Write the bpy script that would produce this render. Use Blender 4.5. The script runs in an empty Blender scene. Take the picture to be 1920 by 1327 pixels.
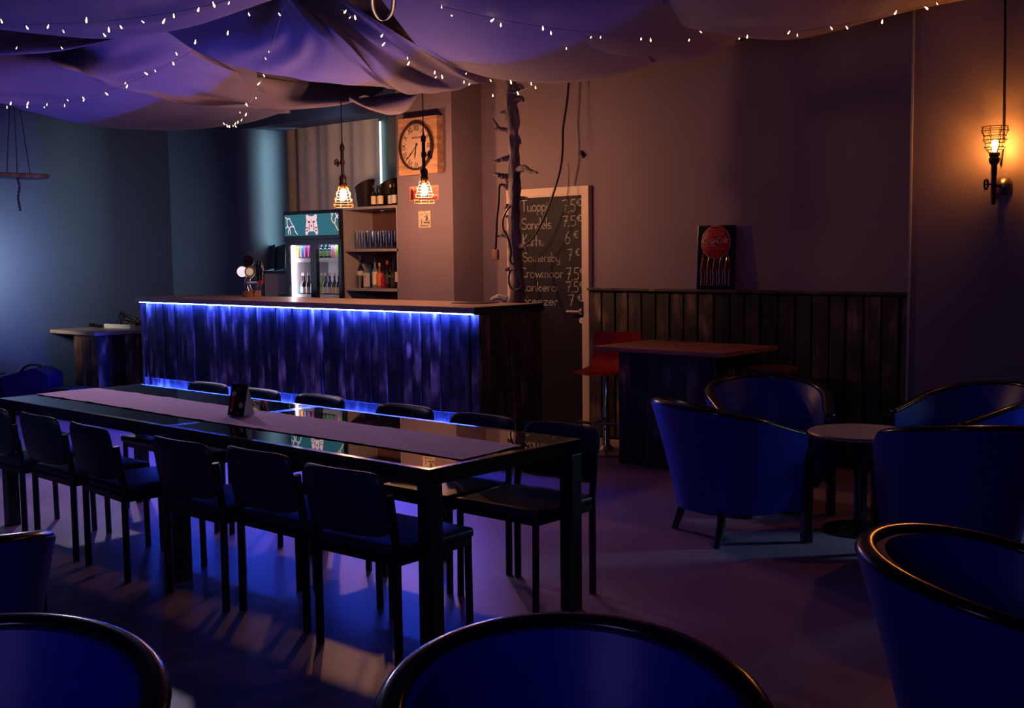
import bpy, bmesh, math, random
from mathutils import Vector, Matrix
random.seed(7)
PI = math.pi
SC = bpy.context.scene
COL = SC.collection

# ------------------------------------------------------------------ camera
F, YAW, PITCH, ROLL, CH = 2161.8, .731, .0867, -.0114, 1.534
FW = Vector((-math.sin(YAW)*math.cos(PITCH), math.cos(YAW)*math.cos(PITCH), -math.sin(PITCH)))
_r = Vector((math.cos(YAW), math.sin(YAW), 0)); _u = _r.cross(FW)
RT = _r*math.cos(ROLL)+_u*math.sin(ROLL); UP = -_r*math.sin(ROLL)+_u*math.cos(ROLL)
CP = Vector((0, 0, CH))
cam = bpy.data.cameras.new('camera'); cam.sensor_width = 36; cam.lens = 36*F/1920
cam.clip_end = 100; cam.clip_start = .05
camo = bpy.data.objects.new('camera', cam); COL.objects.link(camo)
M = Matrix((RT, UP, -FW)).transposed().to_4x4(); M.translation = CP
camo.matrix_world = M; SC.camera = camo

def at(px, py, x=None, y=None, z=None):
    """world point where the sight line of a photo pixel meets a plane x=, y= or z="""
    d = FW+RT*((px-960)/F)+UP*((663.5-py)/F)
    t = (z-CH)/d.z if z is not None else (x/d.x if x is not None else y/d.y)
    return CP+d*t

# ------------------------------------------------------------------ world, lamps, exposure
SC.view_settings.view_transform = 'Standard'; SC.view_settings.look = 'None'
SC.view_settings.gamma = 1; SC.view_settings.use_curve_mapping = False
SC.view_settings.exposure = 0.0
SC.cycles.use_denoising = True
SC.cycles.max_bounces = 6; SC.cycles.diffuse_bounces = 2; SC.cycles.glossy_bounces = 4
SC.cycles.transmission_bounces = 6; SC.cycles.transparent_max_bounces = 12
SC.cycles.sample_clamp_indirect = 3.0
SC.cycles.caustics_reflective = False; SC.cycles.caustics_refractive = False
w = bpy.data.worlds.new('night_room'); SC.world = w; w.use_nodes = True
w.node_tree.nodes['Background'].inputs[0].default_value = (.05, .05, 1, 1)
w.node_tree.nodes['Background'].inputs[1].default_value = .010

def lamp(name, kind, loc, color, power, target=None, size=.5, size_y=None, spot=None, blend=.5):
    l = bpy.data.lights.new(name, kind); l.color = color; l.energy = power
    if kind == 'AREA':
        l.size = size
        if size_y: l.shape = 'RECTANGLE'; l.size_y = size_y
    else:
        l.shadow_soft_size = size
    if kind == 'SPOT': l.spot_size = spot; l.spot_blend = blend
    o = bpy.data.objects.new(name, l); COL.objects.link(o); o.location = loc
    if target is not None:
        o.rotation_euler = (Vector(target)-Vector(loc)).to_track_quat('-Z', 'Y').to_euler()
    return o

# added violet fill light behind the viewer, aimed up at the drapes
lamp('violet_fill', 'AREA', (-.6, -1.2, 2.0), (.34, .28, 1), 8, (-4.5, 5.5, 3.3), 1.0).data.spread = 1.9
# ceiling spot of the room, left of the viewer, washing over tables and bar front
lamp('room_spot', 'SPOT', (-4.6, -1.0, 2.9), (1, .68, .92), 110, (-7.6, 5.2, .6), .25, spot=.75, blend=1)
# daylight from a shop window on the left, outside the frame
lamp('left_window_light', 'AREA', (-10.9, 4.35, 1.4), (1, .95, .7), 20, (-11.64, 5.2, 1.5), .3, .4).data.spread = 1.7
lamp('left_floor_light', 'SPOT', (-9.0, 5.0, 2.7), (.80, .66, .95), 110, (-5.8, 2.6, 0), .06, spot=1.0, blend=.3)
# cool light from the right, outside the frame
lamp('right_window_light', 'SPOT', (-1.15, 7.15, 1.25), (.35, .66, 1), 55, (-2.95, 5.15, 0.1), .14, spot=1.1, blend=1)
# daylight of the alcove's side window, behind the bar
lamp('alcove_window_light', 'AREA', (-9.75, 7.58, 2.0), (.72, 1, .66), 5, (-10.3, 7.33, 2.0), .15, 1.8).data.spread = 1.3

# added fill light in front of the shelves, brightens the curtain
lamp('curtain_fill', 'AREA', (-8.5, 6.95, 2.6), (.9, 1, .86), 1.6, (-9.5, 7.86, 2.2), .3, .3)

# ------------------------------------------------------------------ materials
MATS = {}
def mat(name, col, rough=.6, metal=0, spec=.5, emit=None, es=0, trans=0, noise=0, nscale=8, bump=0, coat=0, stretch=None, alpha=1, var=0, dist=.01, sheen=0):
    if name in MATS: return MATS[name]
    m = bpy.data.materials.new(name); m.use_nodes = True; nt = m.node_tree; N = nt.nodes; L = nt.links
    b = N['Principled BSDF']
    b.inputs['Base Color'].default_value = (*col, 1); b.inputs['Roughness'].default_value = rough
    b.inputs['Metallic'].default_value = metal; b.inputs['Specular IOR Level'].default_value = spec
    b.inputs['Transmission Weight'].default_value = trans; b.inputs['Coat Weight'].default_value = coat
    b.inputs['Alpha'].default_value = alpha; b.inputs['Sheen Weight'].default_value = sheen
    if emit: b.inputs['Emission Color'].default_value = (*emit, 1); b.inputs['Emission Strength'].default_value = es
    if noise or bump or var:
        tc = N.new('ShaderNodeTexCoord'); mp = N.new('ShaderNodeMapping'); nz = N.new('ShaderNodeTexNoise')
        nz.inputs['Scale'].default_value = nscale; nz.inputs['Detail'].default_value = 6
        if stretch: mp.inputs['Scale'].default_value = stretch
        oi = N.new('ShaderNodeObjectInfo'); ad = N.new('ShaderNodeVectorMath'); ad.operation = 'ADD'
        sc = N.new('ShaderNodeVectorMath'); sc.operation = 'SCALE'; sc.inputs[0].default_value = (37, 19, 53)
        L.new(oi.outputs['Random'], sc.inputs['Scale'])
        L.new(tc.outputs['Object'], mp.inputs[0]); L.new(mp.outputs[0], ad.inputs[0]); L.new(sc.outputs[0], ad.inputs[1])
        L.new(ad.outputs[0] if var else mp.outputs[0], nz.inputs['Vector'])
        mr = N.new('ShaderNodeMapRange'); mr.inputs[1].default_value = .3; mr.inputs[2].default_value = .7
        mr.inputs[3].default_value = 1-noise; mr.inputs[4].default_value = 1+noise
        L.new(nz.outputs['Fac'], mr.inputs[0])
        last = mr.outputs[0]
        if var:
            m2 = N.new('ShaderNodeMapRange'); m2.inputs[3].default_value = 1-var; m2.inputs[4].default_value = 1+var
            L.new(oi.outputs['Random'], m2.inputs[0]); mu = N.new('ShaderNodeMath'); mu.operation = 'MULTIPLY'
            L.new(last, mu.inputs[0]); L.new(m2.outputs[0], mu.inputs[1]); last = mu.outputs[0]
        sv = N.new('ShaderNodeVectorMath'); sv.operation = 'SCALE'; sv.inputs[0].default_value = col
        L.new(last, sv.inputs['Scale']); L.new(sv.outputs[0], b.inputs['Base Color'])
        if bump:
            bp = N.new('ShaderNodeBump'); bp.inputs['Strength'].default_value = bump; bp.inputs['Distance'].default_value = dist
            L.new(nz.outputs['Fac'], bp.inputs['Height']); L.new(bp.outputs[0], b.inputs['Normal'])
    MATS[name] = m
    return m

def ramp_wood(name, c0, c1, c2, stretch, rough=.45, scale=3, var=.5, bump=.4, blotch=9):
    """burnt or sawn board: long streaks, knots and a tone of its own for each board"""
    m = bpy.data.materials.new(name); m.use_nodes = True; nt = m.node_tree; N = nt.nodes; L = nt.links
    b = N['Principled BSDF']; b.inputs['Roughness'].default_value = rough
    tc = N.new('ShaderNodeTexCoord'); mp = N.new('ShaderNodeMapping'); mp.inputs['Scale'].default_value = stretch
    oi = N.new('ShaderNodeObjectInfo'); sc = N.new('ShaderNodeVectorMath'); sc.operation = 'SCALE'
    sc.inputs[0].default_value = (91, 47, 33); L.new(oi.outputs['Random'], sc.inputs['Scale'])
    ad = N.new('ShaderNodeVectorMath'); ad.operation = 'ADD'
    L.new(tc.outputs['Object'], mp.inputs[0]); L.new(mp.outputs[0], ad.inputs[0]); L.new(sc.outputs[0], ad.inputs[1])
    nz = N.new('ShaderNodeTexNoise'); nz.inputs['Scale'].default_value = scale; nz.inputs['Detail'].default_value = 8
    nz.inputs['Roughness'].default_value = .65; nz.inputs['Distortion'].default_value = .6; L.new(ad.outputs[0], nz.inputs['Vector'])
    n2 = N.new('ShaderNodeTexNoise'); n2.inputs['Scale'].default_value = blotch; n2.inputs['Detail'].default_value = 5
    ad2 = N.new('ShaderNodeVectorMath'); ad2.operation = 'ADD'; L.new(sc.outputs[0], ad2.inputs[1])
    mp2 = N.new('ShaderNodeMapping'); mp2.inputs['Scale'].default_value = (1, 1, .45); L.new(tc.outputs['Object'], mp2.inputs[0]); L.new(mp2.outputs[0], ad2.inputs[0]); L.new(ad2.outputs[0], n2.inputs['Vector'])
    vo = N.new('ShaderNodeTexVoronoi'); vo.inputs['Scale'].default_value = 4.2; L.new(ad2.outputs[0], vo.inputs['Vector'])
    kn = N.new('ShaderNodeMapRange'); kn.inputs[1].default_value = .04; kn.inputs[2].default_value = .15; kn.inputs[3].default_value = .22; kn.inputs[4].default_value = 0
    L.new(vo.outputs['Distance'], kn.inputs[0])
    mx = N.new('ShaderNodeMix'); mx.inputs[0].default_value = .68; L.new(nz.outputs['Fac'], mx.inputs[2]); L.new(n2.outputs['Fac'], mx.inputs[3])
    fa = N.new('ShaderNodeMath'); fa.operation = 'ADD'; L.new(mx.outputs[0], fa.inputs[0]); L.new(kn.outputs[0], fa.inputs[1])
    rp = N.new('ShaderNodeValToRGB'); e = rp.color_ramp.elements
    e[0].position = .40; e[0].color = (*c0, 1); e[1].position = .70; e[1].color = (*c2, 1)
    k = e.new(.52); k.color = (*c1, 1)
    L.new(fa.outputs[0], rp.inputs[0])
    m2 = N.new('ShaderNodeMapRange'); m2.inputs[3].default_value = 1-var; m2.inputs[4].default_value = 1+var
    L.new(oi.outputs['Random'], m2.inputs[0])
    sv = N.new('ShaderNodeVectorMath'); sv.operation = 'SCALE'; L.new(rp.outputs[0], sv.inputs[0]); L.new(m2.outputs[0], sv.inputs['Scale'])
    L.new(sv.outputs[0], b.inputs['Base Color'])
    bp = N.new('ShaderNodeBump'); bp.inputs['Strength'].default_value = bump; bp.inputs['Distance'].default_value = .004
    L.new(nz.outputs['Fac'], bp.inputs['Height']); L.new(bp.outputs[0], b.inputs['Normal'])
    MATS[name] = m; return m

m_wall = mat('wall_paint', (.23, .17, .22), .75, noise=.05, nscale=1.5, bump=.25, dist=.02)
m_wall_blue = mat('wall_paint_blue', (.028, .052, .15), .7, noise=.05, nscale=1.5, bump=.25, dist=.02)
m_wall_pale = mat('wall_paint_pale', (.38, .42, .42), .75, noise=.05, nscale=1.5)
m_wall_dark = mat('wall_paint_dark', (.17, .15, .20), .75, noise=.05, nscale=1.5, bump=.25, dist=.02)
m_ceil = mat('ceiling_paint', (.05, .05, .07), .9)
m_floor = mat('floor_concrete', (.36, .25, .33), .42, noise=.22, nscale=1.3, bump=.06, spec=.35)
m_plank = ramp_wood('burnt_board', (.006, .005, .008), (.045, .030, .034), (.46, .30, .27), (14, 14, .8), .42, scale=2, var=.9, bump=.2)
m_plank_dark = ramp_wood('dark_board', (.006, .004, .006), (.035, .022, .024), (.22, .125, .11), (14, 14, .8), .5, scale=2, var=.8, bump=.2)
m_plank_lit = ramp_wood('brown_board', (.02, .008, .004), (.16, .07, .04), (.5, .26, .13), (14, 14, .9), .4, scale=2)
m_top = mat('worktop_wood', (.30, .20, .19), .38, noise=.25, nscale=2, stretch=(.6, 9, 9), bump=.08)
m_black = mat('black_metal', (.006, .006, .014), .4)
m_blackgl = mat('black_gloss', (.006, .005, .012), .15, spec=.6)
m_rim = mat('black_lacquer', (.008, .006, .012), .2, spec=.5)
m_glass_top = mat('black_glass', (.004, .005, .012), .015, spec=.9)
m_leather = mat('dark_teal_leather', (.006, .022, .06), .42, spec=.35, noise=.15, nscale=60, bump=.15, dist=.002)
m_blue = mat('blue_leather', (.001, .012, .33), .45, noise=.12, nscale=30, bump=.12, dist=.003)
m_cloth = mat('runner_linen', (.85, .62, .72), .85, noise=.08, nscale=5, stretch=(1, 12, 1), bump=.2)
m_fabric = mat('white_voile', (.29, .245, .34), .8, noise=.06, nscale=3, bump=.15)
m_curtain = mat('curtain_grey', (.62, .52, .50), .85, noise=.08, nscale=4, bump=.1)
m_red = mat('red_leather', (.42, .004, .012), .4)
m_chrome = mat('chrome', (.6, .6, .62), .15, metal=1)
m_steel = mat('brushed_steel', (.35, .33, .34), .35, metal=1)
m_iron = mat('aged_iron', (.05, .03, .025), .45, metal=.7, noise=.2, nscale=60)
m_white = mat('white_laminate', (.45, .42, .45), .5)
m_door = mat('chalkboard_paint', (.012, .010, .022), .6, spec=.25, noise=.15, nscale=3)
m_frame = mat('door_frame_wood', (.62, .48, .42), .45)
m_chalk = mat('chalk', (.42, .40, .40), .9)
m_bark = mat('grey_bark', (.15, .115, .14), .85, noise=.75, nscale=14, stretch=(1, 1, .25), bump=.8, dist=.02)
m_bark_light = mat('peeled_wood', (.40, .36, .36), .7, noise=.3, nscale=20, bump=.3)
m_tabletop = mat('beige_laminate', (.34, .19, .17), .4, noise=.05)
m_glass = mat('clear_glass', (.8, .8, .85), .06, alpha=.13, spec=1, coat=1)
def thin_glass(name, col, k=.55, base=.05):
    m = bpy.data.materials.new(name); m.use_nodes = True; nt = m.node_tree; N = nt.nodes; L = nt.links
    for n in list(N): N.remove(n)
    out = N.new('ShaderNodeOutputMaterial'); tr = N.new('ShaderNodeBsdfTransparent'); gl = N.new('ShaderNodeBsdfGlossy'); mx = N.new('ShaderNodeMixShader')
    gl.inputs['Color'].default_value = (*col, 1); gl.inputs['Roughness'].default_value = .05; tr.inputs['Color'].default_value = (.93, .95, .97, 1)
    lw = N.new('ShaderNodeLayerWeight'); lw.inputs['Blend'].default_value = .35
    mr = N.new('ShaderNodeMapRange'); mr.inputs[3].default_value = base; mr.inputs[4].default_value = k
    L.new(lw.outputs['Facing'], mr.inputs[0]); L.new(mr.outputs[0], mx.inputs[0]); L.new(tr.outputs[0], mx.inputs[1]); L.new(gl.outputs[0], mx.inputs[2]); L.new(mx.outputs[0], out.inputs[0])
    MATS[name] = m; return m
m_glass = thin_glass('drinking_glass', (1, 1, 1), .6, .04)
m_led = mat('blue_led', (0, 0, 0), .5, emit=(.028, .075, 1), es=420)
m_bulb = mat('warm_filament', (1, .6, .3), .5, emit=(1, .44, .19), es=1080)
m_fairy = mat('fairy_bulb', (1, .8, .5), .3, emit=(1, .62, .30), es=6)
m_wire = mat('clear_wire', (.35, .3, .4), .3, spec=.8)
m_cable = mat('black_cable', (.008, .007, .012), .35)
m_rope = mat('jute_rope', (.08, .05, .04), .9)

# ------------------------------------------------------------------ mesh helpers
def box(bm, x0, x1, y0, y1, z0, z1, M=None):
    v = [bm.verts.new((x, y, z)) for x in (x0, x1) for y in (y0, y1) for z in (z0, z1)]
    if M is not None:
        for a in v: a.co = M @ a.co
    for f in ((0, 1, 3, 2), (4, 6, 7, 5), (0, 4, 5, 1), (2, 3, 7, 6), (0, 2, 6, 4), (1, 5, 7, 3)):
        bm.faces.new([v[i] for i in f])
    return bm

def boxbm(*a, bev=0, seg=2, M=None):
    bm = bmesh.new(); box(bm, *a, M=M)
    if bev: bmesh.ops.bevel(bm, geom=bm.edges[:], offset=bev, segments=seg, profile=.6, affect='EDGES')
    return bm

def tube(bm, pts, r, seg=8, cap=True):
    pts = [Vector(p) for p in pts]; n = len(pts)
    rs = r if isinstance(r, (list, tuple)) else [r]*n
    rings = []; prev = None
    for i, p in enumerate(pts):
        t = (pts[min(i+1, n-1)]-pts[max(i-1, 0)]).normalized()
        if prev is None:
            a = Vector((0, 0, 1)) if abs(t.z) < .9 else Vector((1, 0, 0))
            nx = t.cross(a).normalized()
        else:
            nx = (prev-t*prev.dot(t)).normalized()
        prev = nx; ny = t.cross(nx)
        rings.append([bm.verts.new(p+(nx*math.cos(2*PI*k/seg)+ny*math.sin(2*PI*k/seg))*rs[i]) for k in range(seg)])
    for a, b in zip(rings, rings[1:]):
        for k in range(seg): bm.faces.new((a[k], a[(k+1) % seg], b[(k+1) % seg], b[k]))
    if cap:
        bm.faces.new(rings[0][::-1]); bm.faces.new(rings[-1])
    return bm

def tubebm(pts, r, seg=8): return tube(bmesh.new(), pts, r, seg)

def lathe(bm, prof, seg=16, M=None, c=(0, 0, 0)):
    rings = []
    for r, z in prof:
        if r < 1e-5: rings.append([bm.verts.new((c[0], c[1], c[2]+z))]*seg)
        else: rings.append([bm.verts.new((c[0]+r*math.cos(2*PI*k/seg), c[1]+r*math.sin(2*PI*k/seg), c[2]+z)) for k in range(seg)])
    for a, b in zip(rings, rings[1:]):
        for k in range(seg):
            q = [a[k], a[(k+1) % seg], b[(k+1) % seg], b[k]]
            u = []
            for v in q:
                if v not in u: u.append(v)
            if len(u) > 2: bm.faces.new(u)
    if M is not None:
        for v in {v for r in rings for v in r}: v.co = M @ v.co
    return bm

def lathebm(prof, seg=16, **k): return lathe(bmesh.new(), prof, seg, **k)

def obj(name, bm, m, parent=None, smooth=None, label=None, kind=None):
    if isinstance(bm, bpy.types.Mesh): me = bm
    else:
        bmesh.ops.recalc_face_normals(bm, faces=bm.faces[:])
        me = bpy.data.meshes.new(name); bm.to_mesh(me); bm.free()
        if m: me.materials.append(m)
        if smooth:
            for p in me.polygons: p.use_smooth = True
            if smooth != 'all':
                me.set_sharp_from_angle(angle=math.radians(35))
    o = bpy.data.objects.new(name, me); COL.objects.link(o)
    if parent: o.parent = parent
    if label: o['label'] = label
    if kind: o['kind'] = kind
    return o

def thing(name, label, cat, loc=(0, 0, 0), rotz=0, group=None):
    o = bpy.data.objects.new(name, None); COL.objects.link(o); o.empty_display_size = .1
    o.location = loc; o.rotation_euler = (0, 0, rotz); o['label'] = label; o['category'] = cat
    if group: o['group'] = group
    return o

def tag(o, label, cat, group=None, kind=None):
    o['label'] = label; o['category'] = cat
    if group: o['group'] = group
    if kind: o['kind'] = kind
    return o

def struct(name, bm, m, parent=None):
    o = obj(name, bm, m, parent)
    if not parent: o['kind'] = 'structure'
    return o

def dup(root, loc, rotz, label, group=None):
    r = root.copy(); COL.objects.link(r); r.location = loc; r.rotation_euler = (0, 0, rotz); r['label'] = label
    if group: r['group'] = group
    for ch in list(root.children):
        c = ch.copy(); COL.objects.link(c); c.parent = r
        for g in list(ch.children):
            d = g.copy(); COL.objects.link(d); d.parent = c
    return r

def cr(pts, n):
    """n points along a Catmull-Rom curve through pts, even in arc length"""
    P = [Vector(p) for p in pts]; P = [P[0]*2-P[1]]+P+[P[-1]*2-P[-2]]; S = []
    for i in range(1, len(P)-2):
        for k in range(12):
            t = k/12; a, b, c, d = P[i-1], P[i], P[i+1], P[i+2]
            S.append(.5*((2*b)+(c-a)*t+(2*a-5*b+4*c-d)*t*t+(3*b-a-3*c+d)*t**3))
    S.append(P[-2]); L = [0]
    for a, b in zip(S, S[1:]): L.append(L[-1]+(b-a).length)
    out = []; j = 0
    for i in range(n):
        s = L[-1]*i/(n-1)
        while j < len(L)-2 and L[j+1] < s: j += 1
        d = L[j+1]-L[j]; out.append(S[j].lerp(S[j+1], (s-L[j])/d if d else 0))
    return out

def text(name, s, size, m, parent, loc, rot, align='CENTER', shear=0, ext=.0006, sx=1):
    c = bpy.data.curves.new(name, 'FONT'); c.body = s; c.size = size; c.align_x = align; c.align_y = 'CENTER'
    c.shear = shear; c.extrude = ext; c.materials.append(m); c.resolution_u = 3
    tmp = bpy.data.objects.new(name, c); me = bpy.data.meshes.new_from_object(tmp); me.name = name
    if not me.materials: me.materials.append(m)
    bpy.data.objects.remove(tmp); bpy.data.curves.remove(c)
    o = bpy.data.objects.new(name, me); COL.objects.link(o); o.parent = parent
    o.location = loc; o.rotation_euler = rot; o.scale = (sx, 1, 1)
    return o

# ------------------------------------------------------------------ the room
YD, YC, YR, ZC = 7.6, 7.22, 7.4, 3.5          # door wall, clock pier, right wall, ceiling
XL = -11.64
struct('floor', boxbm(XL-.3, 6, -4, 8.6, -.1, 0), m_floor)
struct('ceiling', boxbm(XL-.3, 6, -4, 8.7, ZC, ZC+.1), m_ceil)
struct('wall_left', boxbm(XL-.2, XL, -1, 7.6, 0, ZC), m_wall_blue)
# back wall left of the opening, its end rounded
bm = bmesh.new(); xe = -10.12; R_ = .22
pts = [(XL-.2, YC), (xe-R_, YC)]+[(xe-R_+R_*math.sin(a), YC+R_-R_*math.cos(a)) for a in [PI/2*i/10 for i in range(1, 11)]]+[(xe, YC+.5), (XL-.2, YC+.5)]
lo = [bm.verts.new((x, y, 0)) for x, y in pts]; hi = [bm.verts.new((x, y, ZC)) for x, y in pts]
for i in range(len(pts)): bm.faces.new((lo[i], lo[(i+1) % len(pts)], hi[(i+1) % len(pts)], hi[i]))
bm.faces.new(lo[::-1]); bm.faces.new(hi)
o = struct('wall_back_left', bm, m_wall_blue)
for p in o.data.polygons: p.use_smooth = True
o.data.set_sharp_from_angle(angle=.5)
struct('wall_beam', boxbm(xe-.15, -7.857, YC, YC+.4, 2.862, ZC), m_wall_blue)
struct('wall_pier', boxbm(-7.857, -7.15, YC, YD+.2, 0, ZC), m_wall)
struct('wall_back', boxbm(-7.15, -3.11, YD, YD+.2, 0, ZC), m_wall)
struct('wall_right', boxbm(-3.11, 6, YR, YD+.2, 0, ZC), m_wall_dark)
struct('wall_alcove', boxbm(-12, -7.7, 8.35, 8.5, 0, ZC), m_wall_pale)
struct('wall_alcove_right', boxbm(-7.857, -7.7, YD+.2, 8.35, 0, ZC), m_wall_blue)
struct('wall_alcove_left', boxbm(-12.0, -11.85, 7.72, 8.35, 0, ZC), m_wall_blue)
# bright window seen through the curtain gap
wn = struct('window_1', boxbm(-8.86, -8.80, 8.33, 8.36, .9, 2.95), m_frame)
sx = at(714, 300, y=8.32).x
obj('pane', boxbm(sx-.007, sx+.007, 8.31, 8.33, .9, 2.95), mat('daylight_pane', (0, 0, 0), emit=(.7, .92, 1), es=1.6), wn)

# door to the right of the bar
dr = struct('door_1', boxbm(-6.76, -5.985, YD-.03, YD-.005, .01, 2.02), m_door)
bm = boxbm(-5.975, -5.912, YD-.045, YD+.01, 0, 2.022, bev=.004); box(bm, -6.82, -6.77, YD-.045, YD+.01, 0, 2.022); box(bm, -6.82, -5.912, YD-.047, YD+.01, 2.024, 2.086)
box(bm, -5.992, -5.976, YD-.035, YD, 0, 2.01); box(bm, -6.76, -5.976, YD-.0352, YD, 2.012, 2.0235)
obj('door_frame', bm, m_frame, dr)
hd = at(1088, 584, y=YD-.05)
bm = lathebm([(0, 0), (.026, 0), (.026, .008), (.012, .01), (.011, .045), (0, .045)], 20, M=Matrix.Translation((hd.x, YD-.03, hd.z)) @ Matrix.Rotation(PI/2, 4, 'X'))
tube(bm, [(hd.x, YD-.07, hd.z), (hd.x-.03, YD-.078, hd.z), (hd.x-.125, YD-.078, hd.z)], .0095, 10)
obj('door_handle', bm, mat('satin_handle', (.6, .5, .48), .35), dr, smooth=1)
k = at(1089.5, 601, y=YD-.04)
obj('keyhole', lathebm([(0, 0), (.024, 0), (.024, .007), (.009, .01), (0, .01)], 20, M=Matrix.Translation((k.x, YD-.03, k.z)) @ Matrix.Rotation(PI/2, 4, 'X')), MATS['satin_handle'], dr, smooth=1)
obj('strike_plate', boxbm(-5.989, -5.968, YD-.048, YD-.03, 1.0, 1.13), m_black, dr)

# ---- chalk writing: a small single-stroke alphabet
def arc(cx, cy, rx, ry, a0, a1, n=12):
    return [(cx+rx*math.cos(math.radians(a0+(a1-a0)*i/n)), cy+ry*math.sin(math.radians(a0+(a1-a0)*i/n))) for i in range(n+1)]
_o = arc(.24, .25, .2, .25, 90, 450, 18)
G = {
 'T': (.62, [[(.02, 1), (.6, 1)], [(.3, 1), (.3, 0)]]),
 'S': (.52, [arc(.27, .76, .22, .24, 30, 270, 12)+arc(.25, .26, .24, .26, 90, -150, 12)]),
 'K': (.5, [[(.05, 1), (.05, 0)], [(.45, 1), (.05, .42), (.45, 0)]]),
 'C': (.55, [arc(.3, .5, .28, .5, 50, 310, 16)]),
 'L': (.45, [[(.08, 1), (.04, .1), (.1, 0), (.42, .02)]]),
 'B': (.5, [[(.06, 1), (.06, 0)], [(.06, .98)]+arc(.16, .76, .24, .22, 80, -90, 10)+[(.06, .52)]+arc(.18, .26, .28, .26, 90, -90, 10)+[(.06, 0)]]),
 'a': (.48, [arc(.22, .24, .19, .24, 60, 360, 14), [(.41, .48), (.41, .06), (.45, 0)]]),
 'b': (.46, [[(.06, 1), (.06, 0)], arc(.23, .24, .17, .24, 150, -150, 14)]),
 'd': (.48, [arc(.22, .24, .18, .24, 30, 330, 14), [(.4, 1), (.4, 0)]]),
 'e': (.46, [[(.05, .26), (.4, .3)]+arc(.23, .26, .18, .24, 20, 310, 14)]),
 'h': (.46, [[(.06, 1), (.06, 0)], [(.06, .3)]+arc(.22, .32, .16, .17, 160, 0, 8)+[(.38, 0)]]),
 'i': (.16, [[(.07, .48), (.07, 0)], [(.07, .66), (.075, .71)]]),
 'k': (.42, [[(.06, 1), (.06, 0)], [(.36, .5), (.07, .22), (.38, 0)]]),
 'l': (.16, [[(.07, 1), (.07, 0)]]),
 'm': (.62, [[(.05, .5), (.05, 0)], [(.05, .3)]+arc(.17, .34, .12, .15, 160, 0, 8)+[(.29, 0)], [(.29, .3)]+arc(.42, .34, .13, .15, 160, 0, 8)+[(.56, 0)]]),
 'n': (.44, [[(.05, .5), (.05, 0)], [(.05, .3)]+arc(.2, .33, .15, .16, 160, 0, 8)+[(.36, 0)]]),
 'o': (.5, [_o]),
 'p': (.46, [[(.06, .5), (.06, -.34)], arc(.23, .25, .17, .24, 150, -150, 14)]),
 'r': (.34, [[(.06, .5), (.06, 0)], [(.06, .28)]+arc(.2, .3, .14, .2, 160, 60, 6)]),
 's': (.38, [arc(.19, .37, .14, .13, 30, 260, 8)+arc(.19, .13, .15, .13, 90, -150, 8)]),
 'u': (.44, [[(.05, .5), (.05, .15)]+arc(.2, .15, .15, .15, 180, 360, 8)+[(.36, .5), (.37, 0)]]),
 'w': (.6, [[(.03, .5), (.15, 0), (.29, .42), (.43, 0), (.56, .5)]]),
 'y': (.44, [[(.04, .5), (.06, .2)]+arc(.2, .18, .14, .16, 180, 350, 8)+[(.36, .5), (.35, -.2), (.2, -.36)]]),
 'z': (.42, [[(.05, .5), (.37, .5), (.04, 0), (.38, .02)]]),
 '7': (.55, [[(.02, .96), (.5, 1), (.22, 0)], [(.2, .5), (.46, .52)]]),
 '5': (.58, [[(.5, 1), (.14, .98), (.1, .6)]+arc(.26, .3, .26, .3, 120, -130, 14)]),
 '6': (.58, [[(.42, 1), (.14, .6)]+arc(.3, .27, .23, .27, 170, 520, 18)]),
 '.': (.18, [[(.06, .0), (.08, -.08)]]), ' ': (.3, []), '-': (.3, [[(.05, .35), (.25, .4)]]),
 '€': (.5, [[(a*.62+.12, b*.56+.46) for a, b in arc(.35, .5, .34, .5, 50, 310, 14)], [(.04, .8), (.32, .82)], [(.04, .68), (.3, .7)]]),
}
def strokes(bm, s, x0, x1, z0, h, y, wd, slant=0, jit=.012):
    tot = sum(G[c][0] for c in s); k = (x1-x0)/tot; x = x0
    for c in s:
        wdt, st = G[c]
        for line in st:
            P = [Vector((x+a*k+slant*b*h, y, z0+b*h+random.uniform(-jit, jit)*h)) for a, b in line]
            for i in range(len(P)-1):
                d = P[i+1]-P[i]
                if d.length < 1e-6: continue
                n = Vector((-d.z, 0, d.x)).normalized()*wd*random.uniform(.35, .6)
                e = d.normalized()*wd*.25
                v = [bm.verts.new(q) for q in (P[i]-e-n, P[i+1]+e-n, P[i+1]+e+n, P[i]-e+n)]
                bm.faces.new(v)
        x += wdt*k
    return bm
YT = YD-.032
rows = [('Tuoppi', 977, 1027, 397, 376, '7.5€', 1054, 1090, 397, 375), ('Sandels', 978, 1034, 430, 410, '7.5€', 1054, 1091, 424, 405),
        ('Karhu', 980, 1021, 461, 440, '6 €', 1059, 1084, 457, 434), ('Somersby', 980, 1051, 490.5, 474, '7 €', 1064, 1087, 489, 467),
        ('Crowmoor', 976, 1057, 520, 502, '7.5€', 1061, 1096, 524, 502), ('Lonkero', 977, 1045, 545, 528, '7.5€', 1061, 1095, 547, 528),
        ('Breezer', 978, 1047, 571, 553, '7 €', 1066, 1092, 573, 552)]
for t, a, b, yb, yt, pr, c, d, pyb, pyt in rows:
    bm = bmesh.new()
    p0 = at(a, yb, y=YT); p1 = at(b, yb, y=YT); h = at(a, yt, y=YT).z-p0.z
    strokes(bm, t, p0.x, p1.x, p0.z, h, YT, .0085)
    q0 = at(c, pyb, y=YT); q1 = at(d, pyb, y=YT); h2 = at(c, pyt, y=YT).z-q0.z
    strokes(bm, pr, q0.x, q1.x, q0.z, h2, YT, .0085)
    obj('chalk_line', bm, m_chalk, dr)

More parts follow.
